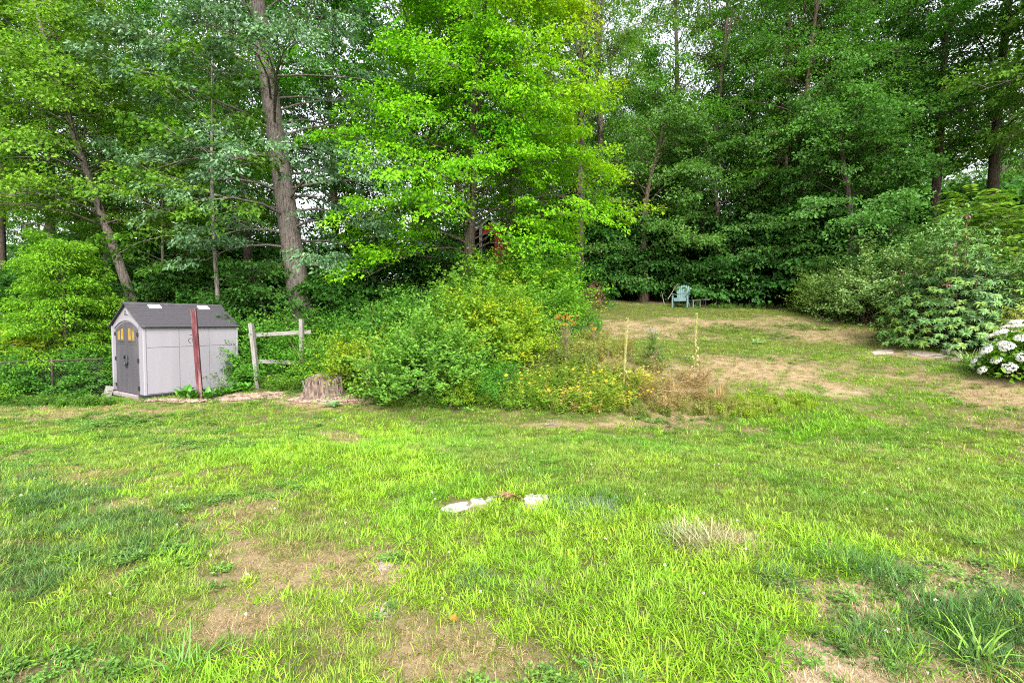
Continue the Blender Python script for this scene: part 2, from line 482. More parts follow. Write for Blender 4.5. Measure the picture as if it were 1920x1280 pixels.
# ------------------------------------------------------------------ scatter by geometry nodes (only for uncountable stuff)
def scatter(name, P, rot, scl, icol, idx, sources, label, cat):
    src = bpy.data.collections.new(name + '_sources')
    for k, me in enumerate(sources):
        o = bpy.data.objects.new('%s_%02d' % (name, k), me)
        src.objects.link(o)
    me = bpy.data.meshes.new(name)
    me.vertices.add(len(P))
    me.vertices.foreach_set('co', np.asarray(P, np.float32).ravel())
    for nm, typ, key, dat in (('rot', 'FLOAT_VECTOR', 'vector', rot), ('scl', 'FLOAT', 'value', scl), ('idx', 'INT', 'value', idx)):
        at = me.attributes.new(nm, typ, 'POINT')
        at.data.foreach_set(key, np.asarray(dat, np.int32 if typ == 'INT' else np.float32).ravel())
    at = me.attributes.new('icol', 'FLOAT_COLOR', 'POINT')
    at.data.foreach_set('color', np.concatenate([icol, np.ones((len(icol), 1))], 1).astype(np.float32).ravel())
    o = obj(name, me, label=label, cat=cat, kind='stuff')
    ng = bpy.data.node_groups.new(name, 'GeometryNodeTree')
    ng.interface.new_socket('Geometry', in_out='INPUT', socket_type='NodeSocketGeometry')
    ng.interface.new_socket('Geometry', in_out='OUTPUT', socket_type='NodeSocketGeometry')
    gi, go = ng.nodes.new('NodeGroupInput'), ng.nodes.new('NodeGroupOutput')
    ci = ng.nodes.new('GeometryNodeCollectionInfo')
    ci.inputs['Collection'].default_value = src
    ci.inputs['Separate Children'].default_value = True
    ci.inputs['Reset Children'].default_value = True
    ip = ng.nodes.new('GeometryNodeInstanceOnPoints')
    ip.inputs['Pick Instance'].default_value = True
    for nm, typ, sock in (('rot', 'FLOAT_VECTOR', 'Rotation'), ('scl', 'FLOAT', 'Scale'), ('idx', 'INT', 'Instance Index')):
        na = ng.nodes.new('GeometryNodeInputNamedAttribute')
        na.data_type = typ
        na.inputs['Name'].default_value = nm
        ng.links.new(na.outputs['Attribute'], ip.inputs[sock])
    ng.links.new(gi.outputs[0], ip.inputs['Points'])
    ng.links.new(ci.outputs[0], ip.inputs['Instance'])
    ng.links.new(ip.outputs[0], go.inputs[0])
    md = o.modifiers.new('scatter', 'NODES')
    md.node_group = ng
    return o

def blades(rng, n, Lr, W, spread, lean, bend, segs=3, cvar=0.2, colf=None):
    """a clump of curved grass blades"""
    mb = MB()
    r = spread * np.sqrt(rng.random(n))
    th = rng.random(n) * 2 * math.pi
    base = np.stack([r * np.cos(th), r * np.sin(th), np.full(n, -0.01)], 1)
    az = th + rng.normal(0, 0.9, n)
    out = np.stack([np.cos(az), np.sin(az), np.zeros(n)], 1)
    L = rng.uniform(Lr[0], Lr[1], n)
    ln = np.abs(rng.normal(lean, lean * 0.5, n))
    bd = np.abs(rng.normal(bend, bend * 0.5, n))
    ww = W * rng.uniform(0.7, 1.3, n)
    side = np.stack([-np.sin(az), np.cos(az), np.zeros(n)], 1)
    ts = np.linspace(0, 1, segs + 1)
    pts = []
    pos = base.copy()
    for k in range(segs + 1):
        pts.append(pos.copy())
        a = np.minimum(ln + bd * (k + 0.5) / segs, 2.2)
        pos = pos + (out * np.sin(a)[:, None] + np.array((0, 0, 1)) * np.cos(a)[:, None]) * (L / segs)[:, None]
    Vs, F = [], []
    for k in range(segs):
        w = (ww * (1 - ts[k] ** 2 * 0.8) * 0.5)[:, None]
        Vs += [pts[k] - side * w, pts[k] + side * w]
    Vs.append(pts[segs])
    V = np.stack(Vs, 1)
    m = V.shape[1]
    b = np.arange(n)[:, None] * m
    tri = []
    for k in range(segs - 1):
        q = 2 * k
        tri += [(q, q + 1, q + 3), (q, q + 3, q + 2)]
    tri.append((m - 3, m - 2, m - 1))
    F = (b[:, None, :] + np.array(tri)[None]).reshape(-1, 3)
    br = 1 + rng.normal(0, cvar, n)[:, None] * np.ones(3)
    if colf is not None:
        br = br * colf(n)
    c = np.repeat(np.clip(br, 0.3, 2), len(tri), 0)
    return mb.add(V.reshape(-1, 3), F, c)

rng = np.random.default_rng(7)
def dryf(n, frac=0.12, col=(2.3, 1.5, 3.5)):
    return np.where(rng.random(n)[:, None] < frac, np.array(col), np.ones(3))
clumps = []
for k in range(4):   # 0-3 fine fescue
    clumps.append(blades(rng, 46, (0.035, 0.08), 0.0042, 0.09, 0.55, 0.8, 2, 0.24, lambda n: dryf(n, 0.14, (1.9, 1.4, 2.2))).mesh('fescue', M_GRASS))
for k in range(4):   # 4-7 crabgrass
    clumps.append(blades(rng, 38, (0.035, 0.105), 0.0066, 0.095, 0.9, 1.0, 3, 0.28, lambda n: dryf(n, 0.06, (1.3, 1.05, 2.5))).mesh('crabgrass', M_GRASS))
for k in range(3):   # 8-10 dry
    clumps.append(blades(rng, 46, (0.035, 0.085), 0.0042, 0.10, 0.95, 0.8, 2, 0.3, lambda n: dryf(n, 0.26, (0.4, 0.75, 0.3))).mesh('dry_grass', M_GRASS))
for k in range(3):   # 11-13 dark
    clumps.append(blades(rng, 44, (0.05, 0.11), 0.0045, 0.08, 0.6, 0.8, 3, 0.25, lambda n: dryf(n, 0.1, (2.4, 1.6, 2))).mesh('tall_fescue', M_GRASS))
for k in range(3):   # 14-16 clover and small broad leaves
    n = 30
    mb = MB()
    r, th = 0.085 * np.sqrt(rng.random(n)), rng.random(n) * 6.283
    h = rng.uniform(0.015, 0.05, n)
    P0 = np.stack([r * np.cos(th), r * np.sin(th), h], 1)
    for q in range(3):
        az = th + q * 2.09 + rng.normal(0, 0.2, n)
        fw = np.stack([np.cos(az), np.sin(az), rng.normal(0.1, 0.25, n)], 1)
        nr = np.stack([rng.normal(0, 0.3, n), rng.normal(0, 0.3, n), np.ones(n)], 1)
        mb.leaves(P0, fw, nr, rng.uniform(0.014, 0.026, n), rng.uniform(0.012, 0.02, n), np.clip(1 + rng.normal(0, 0.2, n), .4, 2)[:, None] * np.ones(3), 0.1)
    clumps.append(mb.mesh('clover', M_GRASS))

for k in range(2):   # 17-18 straw and crumbs lying flat
    clumps.append(blades(rng, 30, (0.03, 0.10), 0.0035, 0.11, 1.40, 0.1, 2, 0.45).mesh('straw', M_GRASS))
SHED_C, SHED_ROT = np.array((-9.16, 12.0)), math.atan2(0.832, 0.554)
def in_shed(x, y, m=0.05):
    dx, dy = x - SHED_C[0], y - SHED_C[1]
    c, s = math.cos(-SHED_ROT), math.sin(-SHED_ROT)
    u, v = dx * c - dy * s, dx * s + dy * c
    return (u > -m) & (u < 2.3 + m) & (v > -m) & (v < 2.1 + m)
def brush_px(px, py):
    """the overgrown mound and the bed of weeds: no mown grass there"""
    return ((px > 655) & (px < 1040) & (py < 752)) & ~((px < 720) & (py > 742)) | ((px > 1040) & (px < 1110) & (py < 640) & (py > 560))

rng = np.random.default_rng(11)
PP = []
for y0, y1, dens in ((1.1, 3.2, 430), (3.2, 5.0, 380), (5, 8, 270), (8, 12, 170), (12, 17, 95), (17, 23, 60)):
    hw = 1.12 * y1 + 1.6
    n = int((y1 - y0) * 2 * hw * dens)
    x, y = rng.uniform(-hw, hw, n), rng.uniform(y0, y1, n)
    k = np.abs(x) < 1.12 * y + 1.6
    PP.append(np.stack([x[k], y[k]], 1))
PP = np.concatenate(PP)
z = ground(PP[:, 0], PP[:, 1])
px, py = proj(PP[:, 0], PP[:, 1], z)
edge_l = 13.2 + (fbm(PP[:, 0] * 0.5, PP[:, 0] * 0 + 3, 4) - 0.5) * 1.5
keep = ~in_shed(PP[:, 0], PP[:, 1])
keep &= ~((PP[:, 0] < -1.5) & (PP[:, 1] > edge_l))
keep &= ~((PP[:, 0] < 3.0) & (PP[:, 1] > 17) & (px < 1100))
keep &= PP[:, 1] < 22.3 - np.clip((PP[:, 0] - 8) * 0.55, 0, 8)
keep &= ~brush_px(px, py)
STONES_PX = [(868, 947, 60, 16), (905, 940, 30, 10), (975, 938, 20, 10), (1003, 941, 30, 14), (1668, 660, 36, 5), (1740, 667, 50, 6)]
for (cx, cy, rx, ry) in STONES_PX:
    keep &= (((px - cx) / rx) ** 2 + ((py - cy) / ry) ** 2 > 0.45 + 0.6 * rng.random(len(px)))
PP, z, px, py = PP[keep], z[keep], px[keep], py[keep]
S = zone_scores(PP[:, 0], PP[:, 1], z) + rng.normal(0, 0.17, (len(PP), 6))
typ = S.argmax(1)
dark_thin = rng.random(len(PP))
n = len(PP)
rm = rng.random(n)
typ = np.where((rm < 0.09) & (typ != 4), 2, np.where((rm > 0.93) & (typ != 4), 1, np.where((rm > 0.88) & (typ != 4), 0, typ)))
r4 = rng.random(n)
rb = rng.random(n)
sub = np.where(typ == 4, np.where(rb < 0.62, 4, np.where(rb < .82, 2, np.where(rb < .92, 1, 5))), typ)
start = np.array([0, 4, 8, 11, 17, 14])[sub]
cnt = np.array([4, 4, 3, 3, 2, 3])[sub]
idx = start + (rng.random(n) * cnt).astype(int)
CA = np.array([(0.08, 0.185, 0.014), (0.115, 0.26, 0.011), (0.36, 0.25, 0.145), (0.045, 0.12, 0.026), (0.42, 0.33, 0.2), (0.085, 0.185, 0.028)])
CB = np.array([(0.155, 0.225, 0.024), (0.19, 0.315, 0.016), (0.25, 0.19, 0.08), (0.08, 0.165, 0.032), (0.2, 0.15, 0.09), (0.11, 0.21, 0.035)])
t = np.clip(fbm(PP[:, 0] * 1.3, PP[:, 1] * 1.3, 201) * 1.6 - 0.3 + rng.normal(0, 0.18, n), 0, 1)[:, None]
icol = CA[sub] * (1 - t) + CB[sub] * t
far = np.clip((PP[:, 1] - 9) / 8, 0, 1)[:, None] * (PP[:, 0] > 1)[:, None]
icol = icol * (1 - far * 0.35) + np.array((0.17, 0.175, 0.045)) * far * 0.35     # drier turf on the hill
icol *= np.clip(1 + rng.normal(0, 0.2, n), 0.5, 1.6)[:, None]
scl = rng.uniform(0.75, 1.2, n) * np.where(PP[:, 1] > 12, 1.15, 1.0) * np.where((sub == 2) & (PP[:, 1] < 12), 0.9, 1.0)
tallpatch = np.clip(fbm(PP[:, 0] * 0.6, PP[:, 1] * 0.6, 301) * 2 - 0.6, 0, 1)
scl = scl * (0.78 + 0.35 * tallpatch)
rot = np.stack([rng.normal(0, 0.12, n), rng.normal(0, 0.12, n), rng.random(n) * 6.283], 1)
scatter('lawn_grass', np.concatenate([PP, z[:, None]], 1), rot, scl, icol, idx, clumps, 'patchy mown lawn of bright green, olive and dry tan grass', 'grass')

# tiny clover heads dotted through the lawn
m = rng.random(n) < 0.006
fm_ = []
for k in range(2):
    mb = MB()
    q = 26
    dirs = nrm(rng.normal(0, 1, (q, 3)) + np.array((0, 0, 0.5)))
    mb.leaves(np.array((0, 0, 0.055)) + dirs * 0.003, dirs, nrm(rng.normal(0, 1, (q, 3))), 0.0065, 0.004, np.full((q, 3), 1.0), 0.1)
    mb.tube([(0, 0, 0), (0, 0, 0.055)], [0.0012, 0.0012], 3, c=(0.25, 0.4, 0.1))
    fm_.append(mb.mesh('clover_head', M_GRASS))
k = int(m.sum())
scatter('clover_flowers', np.concatenate([PP, z[:, None]], 1)[m], rot[m] * 0.5, rng.uniform(.8, 1.3, k), np.full((k, 3), 0.72) * np.array((1, .95, .9)), (rng.random(k) * 2).astype(int), fm_, 'tiny white clover heads dotted through the lawn', 'clover')

# ------------------------------------------------------------------ foliage generators
def spray(mb, rng, c, ax, L, Wd, nleaf, ls, colA, colB, droop=0.25, up_jit=0.45, thick=0.08, aspect=0.75, yel=0.0, fold=0.2):
    """flat, drooping fans of leaves at the ends of branches: c (S,3), ax (S,3)"""
    S = len(c)
    ax = nrm(ax)
    side = nrm(np.cross(ax, np.array((0, 0, 1.0))))
    s = np.repeat(np.arange(S), nleaf)
    n = len(s)
    u = rng.random(n) ** 0.8
    v = rng.uniform(-1, 1, n) * np.sin(math.pi * np.clip(u * 0.85 + 0.1, 0, 1)) ** 0.7
    L_, W_ = np.broadcast_to(L, (S,))[s], np.broadcast_to(Wd, (S,))[s]
    P = c[s] + ax[s] * (L_ * u)[:, None] + side[s] * (W_ * v)[:, None]
    P[:, 2] += -droop * L_ * (u ** 2) - droop * 0.6 * W_ * v ** 2 + rng.normal(0, 1, n) * thick * L_
    fw = ax[s] * 0.7 + side[s] * (v * 0.9)[:, None] + rng.normal(0, 0.45, (n, 3))
    fw[:, 2] -= 0.25 + 0.3 * u
    nr = np.array((0, 0, 1.0)) + ax[s] * 0.25 + rng.normal(0, up_jit, (n, 3))
    t = np.clip(rng.random(S)[s] * 0.75 + rng.normal(0.12, 0.2, n), 0, 1)[:, None]
    col = colA * (1 - t) + colB * t
    if np.ndim(yel) or yel:
        yv = np.broadcast_to(yel, (S,))[s] * (0.4 + 0.8 * u)
        y = np.clip(yv + rng.normal(0, 0.12, n) * (yv > 0.05), 0, 1)[:, None]
        col = col * (1 - y) + np.array((0.30, 0.33, 0.012)) * y
    col = col * np.clip(1 + rng.normal(0, 0.16, n), 0.5, 1.6)[:, None]
    l = ls * rng.uniform(0.5, 1.35, n)
    mb.leaves(P, fw, nr, l, l * aspect * rng.uniform(.75, 1.2, n), col, fold, 0.1)

def tree(seed, H, r0, lean=(0, 0), t0=0.3, nl=34, Rf=None, el=(5, 55), nleaf=60, sprays=9, ls=0.12, colA=(.03, .075, .012), colB=(.06, .13, .02), L=0.95,
         droop=0.25, bark=None, skip=None, wob=0.25, yelf=None, taper=0.75, leafmat=None, fork=False, sides=9, up_jit=0.45, aspect=0.75, fat=1.0, limb=0.26):
    rng = np.random.default_rng(seed)
    tb, lb = MB(), MB()
    nseg = 14
    ts = np.linspace(0, 1, nseg + 1)
    path = np.stack([lean[0] * ts + wob * np.sin(ts * 5 + seed) * ts, lean[1] * ts + wob * np.cos(ts * 4.3 + seed * 2) * ts, H * ts], 1)
    path[0, 2] = -0.35
    rad = r0 * (1 - taper * ts) * (1 + 0.45 * np.exp(-ts * H / 0.35))
    tb.tube(path, rad, sides)
    if fork:
        b = path[8]
        for sgn in (-1, 1):
            q = np.linspace(0, 1, 6)[:, None]
            tb.tube(b + q * np.array((sgn * H * 0.10, H * 0.03 * sgn, H * 0.38)) + np.sin(q * 3) * 0.1, rad[8] * (0.75 - 0.6 * q[:, 0]), 6)
    colA, colB = np.array(colA), np.array(colB)
    C, AX, LL, YE = [], [], [], []
    if Rf is None:
        Rf = lambda t: 3.2 * math.sin(math.pi * min(1, 0.18 + 0.8 * t)) ** 0.7
    az = rng.random() * 6.28
    for i in range(nl):
        t = t0 + (1 - t0) * (i + rng.random()) / nl
        az += 2.4 + rng.normal(0, 0.35)
        if skip is not None and skip(az, t):
            continue
        tt = (t - t0) / (1 - t0)
        R = Rf(tt) * rng.uniform(0.75, 1.2)
        e = math.radians(el[0] + (el[1] - el[0]) * tt + rng.normal(0, 9))
        b = np.array([np.interp(t, ts, path[:, k]) for k in range(3)])
        d = np.array((math.cos(az) * math.cos(e), math.sin(az) * math.cos(e), math.sin(e)))
        q = np.linspace(0, 1, 5)[:, None]
        perp = np.array((-math.sin(az), math.cos(az), 0))
        lp = b + d * R * q + np.array((0, 0, 1)) * (R * 0.18 * q * (1 - q) * 2 - 0.10 * R * q ** 2) + perp * (rng.normal(0, 0.12) * R * np.sin(q * 3.0))
        lr = np.interp(t, ts, rad) * limb
        tb.tube(lp, np.maximum(lr * (1 - 0.85 * q[:, 0]), 0.008), 5, cap=False)
        m = max(2, int(sprays * (0.45 + 0.55 * R / 3.0)))
        for k in range(m):
            f = 0.25 + 0.75 * (k + rng.random()) / m
            pt = np.array([np.interp(f, q[:, 0], lp[:, a_]) for a_ in range(3)])
            sgn = 1 if k % 2 else -1
            aa = az + sgn * rng.uniform(0.35, 1.15) * (1.15 - 0.7 * f)
            sl = R * (0.16 + 0.20 * rng.random()) * (1.25 - 0.6 * f)
            dd = np.array((math.cos(aa), math.sin(aa), rng.normal(0.12, 0.22)))
            p2 = pt + dd * sl
            if k % 2 == 0:
                tb.tube([pt, pt + dd * sl * 0.5 + (0, 0, 0.03), p2], [0.014, 0.01, 0.005], 4, cap=False)
            C.append(p2 - dd * 0.35 * L)
            AX.append(dd)
            LL.append(L * rng.uniform(0.7, 1.3))
            YE.append(yelf(p2) if yelf else 0.0)
    C, AX, LL, YE = np.array(C), np.array(AX), np.array(LL), np.array(YE)
    spray(lb, rng, C, AX, LL, LL * 0.55 * fat, nleaf, ls, colA, colB, droop, yel=YE if yelf else 0.0, up_jit=up_jit, aspect=aspect)
    return tb.mesh('trunk', bark or M_BARK, smooth=True), lb.mesh('crown', leafmat or M_LEAF)

def put_tree(name, meshes, pos, rot=0.0, sc=1.0, tint=(1, 1, 1), btint=(1, 1, 1), label=None, group=None, cat='tree', parts=('trunk', 'crown')):
    e = obj(name, None, loc=pos, rot=(0, 0, rot), sc=sc, label=label, cat=cat, group=group)
    e.empty_display_size = 0.2
    obj(parts[0], meshes[0], e, tint=btint)
    obj(parts[1], meshes[1], e, tint=tint)
    return e

def shrub(seed, R, H, nsh=220, per=34, ls=0.05, colA=(.05, .11, .015), colB=(.1, .19, .02), arch=0.5, shoot=0.7, aspect=0.6, yel=0.0, lump=0.35, stems=9, leafmat=None, jit=0.5, flat=0.0):
    """mounded shrub of arching leafy shoots"""
    rng = np.random.default_rng(seed)
    sb, lb = MB(), MB()
    th = rng.random(nsh) * 6.283
    cz = rng.random(nsh) ** 0.7
    el = np.arcsin(np.clip(cz, 0, 1))
    lum = 1 + lump * (vnoise(th * 1.6, el * 3.1, seed) - 0.5) * 2.4 + lump * (vnoise(th * 4.1, el * 6.5, seed + 3) - 0.5) * 1.2
    rr = (0.35 + 0.65 * rng.random(nsh) ** 0.5) * lum
    D = np.stack([np.cos(th) * np.cos(el), np.sin(th) * np.cos(el), np.sin(el)], 1)
    B = D * np.array((R, R, H)) * rr[:, None] * 0.82
    B[:, 2] = np.maximum(B[:, 2], 0.03)
    d0 = nrm(D * np.array((1, 1, 0.6)) + np.array((0, 0, 0.55)) + rng.normal(0, 0.3, (nsh, 3)))
    s = np.repeat(np.arange(nsh), per)
    n = len(s)
    u = np.tile((np.arange(per) + 0.5) / per, nsh) + rng.normal(0, 0.02, n)
    sl = shoot * rng.uniform(0.45, 1.25, nsh) * np.where(rng.random(nsh) < .12, 1.6, 1.0)
    P = B[s] + d0[s] * (sl[s] * u)[:, None]
    hz = nrm(d0 * np.array((1, 1, 0)) + 1e-6)
    P = P + hz[s] * (arch * sl[s] * u ** 2 * 0.4)[:, None]
    P[:, 2] -= arch * sl[s] * u ** 2 * 0.55
    sgn = np.where(np.tile(np.arange(per), nsh) % 2 == 0, 1.0, -1.0)
    side = nrm(np.cross(d0, np.array((0, 0, 1.0)) + rng.normal(0, 0.15, (nsh, 3))))[s]
    fw = d0[s] * 0.45 + side * sgn[:, None] * 0.8 + rng.normal(0, 0.35, (n, 3))
    nr = np.array((0, 0, 1.0)) + D[s] * 0.5 + rng.normal(0, jit, (n, 3))
    P = P + rng.normal(0, ls * 0.5, (n, 3))
    t = np.clip(rng.random(nsh)[s] * 0.6 + u * 0.35 + rng.normal(0, 0.15, n), 0, 1)[:, None]
    col = np.array(colA) * (1 - t) + np.array(colB) * t
    if yel:
        y = ((rng.random(nsh) < yel)[s] * np.clip(u + rng.normal(0, 0.2, n), 0, 1))[:, None]
        col = col * (1 - y) + np.array((0.30, 0.33, 0.015)) * y
    col = col * np.clip(1 + rng.normal(0, 0.17, n), 0.5, 1.6)[:, None]
    l = ls * rng.uniform(0.65, 1.3, n) * (1.1 - 0.4 * u)
    P[:, 2] = np.maximum(P[:, 2], 0.0)
    lb.leaves(P, fw, nr, l, l * aspect, col, 0.2, 0.1)
    for k in range(0, nsh, max(1, nsh // 60)):
        q = np.linspace(0, 1, 4)[:, None]
        root = np.array((rng.normal(0, R * 0.12), rng.normal(0, R * 0.12), -0.12))
        m_ = B[k] * 0.5 + root * 0.5 + np.array((0, 0, H * 0.15))
        sb.tube([root, m_, B[k], B[k] + d0[k] * sl[k] * 0.6], [0.016, 0.012, 0.007, 0.003], 4, cap=False)
    return sb.mesh('stems', M_STEM), lb.mesh('foliage', leafmat or M_LEAF)
def put_shrub(name, meshes, pos, rot=0.0, sc=1.0, tint=(1, 1, 1), label=None, group=None, cat='shrub'):
    return put_tree(name, meshes, pos, rot, sc, tint, (1, 1, 1), label, group, cat, ('stems', 'foliage'))

# ------------------------------------------------------------------ forest
PI = math.pi
# the tall oak with the leaning grey trunk; its limbs spread sideways and back, so the trunk stays in view
def oak_skip(az, t):
    a = (az + PI / 2 + PI) % (2 * PI) - PI       # angle away from the camera side (-Y)
    return abs(a) < 0.5 and t < 0.32
def maple_skip(az, t):
    a = (az + PI / 2 - .15 + PI) % (2 * PI) - PI
    return abs(a) < 0.62 and t < 0.27
oak = tree(21, 17.5, 0.40, lean=(-2.3, 0.4), t0=0.20, nl=84, Rf=lambda t: 2.6 + 1.6 * math.sin(PI * min(1, t + .1)), el=(-8, 50), nleaf=62, sprays=12, limb=.16, ls=0.13,
           colA=(0.0549, 0.1281, 0.0549), colB=(0.1159, 0.2196, 0.0915), L=0.7, droop=0.3, bark=M_BARKG, skip=oak_skip, wob=0.12, taper=0.55, leafmat=M_GLOSS, sides=14, up_jit=0.7, aspect=0.55)
pos = gpos(580, 16.5)
o = put_tree('oak_tree', oak, pos, btint=(.6, .58, .58), label='tall oak with thick pale grey leaning trunk behind the wooden rail fence')
# the bright maple in the middle
def yel_m(p):
    return float(np.clip(0.10 * (p[0] - 0.4) + 0.075 * (p[2] - 5.2) - 0.3 + 0.15 * math.sin(p[0] * 2 + p[2] * 1.7), 0, 0.75))
maple = tree(33, 13.0, 0.26, lean=(1.0, -0.2), t0=0.15, limb=.2, nl=104, Rf=lambda t: (5.2 * (1 - 0.5 * t)) * (0.78 + 0.22 * min(1, t * 6)), el=(2, 50), nleaf=84, sprays=13, ls=0.108,
             skip=maple_skip, colA=(0.0793, 0.2440, 0.0061), colB=(0.1830, 0.4026, 0.0073), L=0.95, droop=0.32, yelf=yel_m, up_jit=0.4)
pos = gpos(868, 18.3)
put_tree('maple_tree', maple, pos, label='large bright yellow-green maple in the middle of the wood edge')

# kinds that recur in the wood
mapA = tree(41, 17.0, 0.24, lean=(0.4, 0.2), t0=0.37, nl=46, nleaf=80, sprays=10, ls=0.112, colA=(0.0427, 0.1403, 0.0122), colB=(0.1037, 0.2562, 0.0220), Rf=lambda t: 4.2 * (1 - 0.45 * t) ** 0.8, el=(10, 60), up_jit=.65)
mapB = tree(43, 16.0, 0.20, lean=(-0.6, 0.1), t0=0.33, nl=50, nleaf=76, sprays=10, ls=0.105, colA=(0.0439, 0.1281, 0.0171), colB=(0.1037, 0.2318, 0.0317), Rf=lambda t: 3.9 * (1 - 0.4 * t) ** 0.8, up_jit=0.7, el=(10, 62))
ash = tree(47, 18.0, 0.20, lean=(0.5, -0.2), t0=0.42, nl=40, nleaf=44, sprays=9, ls=0.115, colA=(0.0610, 0.1342, 0.0244), colB=(0.1281, 0.2196, 0.0427), Rf=lambda t: 3.1 * (1 - 0.35 * t), el=(18, 68), up_jit=0.7, aspect=0.5, fork=True, L=0.8)
sapl = tree(53, 9.0, 0.075, lean=(-0.2, 0.1), t0=0.42, nl=26, nleaf=50, sprays=7, ls=0.12, colA=(0.0549, 0.1464, 0.0146), colB=(0.1159, 0.2318, 0.0220), Rf=lambda t: 2.1 * (1 - 0.5 * t), bark=M_BARKG, wob=0.12, L=0.75)
dogw = tree(59, 6.4, 0.16, lean=(0.3, -0.2), t0=0.22, nl=36, nleaf=78, sprays=12, ls=0.098, colA=(0.0464, 0.1281, 0.0244), colB=(0.1098, 0.2318, 0.0488), Rf=lambda t: 2.9 * (1 - 0.5 * t), el=(4, 55), L=0.8, droop=0.3, up_jit=0.6)
under = tree(61, 2.5, 0.05, lean=(0.1, 0), t0=0.10, nl=26, nleaf=60, sprays=9, ls=0.12, colA=(0.0305, 0.1098, 0.0171), colB=(0.0732, 0.1891, 0.0317), Rf=lambda t: 1.8 * (1 - 0.55 * t), el=(6, 40), L=0.75, droop=0.22, up_jit=0.35)
under2 = tree(67, 3.2, 0.05, lean=(-0.2, 0.1), t0=0.08, nl=30, nleaf=60, sprays=9, ls=0.095, colA=(0.0366, 0.1098, 0.0220), colB=(0.0854, 0.1891, 0.0366), Rf=lambda t: 1.7 * (1 - 0.5 * t), el=(10, 50), L=0.65, droop=0.25, up_jit=0.6)
lean_m = tree(71, 12.5, 0.19, lean=(-3.6, -0.4), t0=0.42, nl=76, nleaf=78, sprays=10, ls=0.105, colA=(0.0671, 0.1586, 0.0146), colB=(0.1525, 0.2623, 0.0244), Rf=lambda t: 3.4 * (1 - 0.45 * t), el=(0, 45), bark=M_BARKG, up_jit=0.5)

GR = (0.85, 0.9, 1.0)
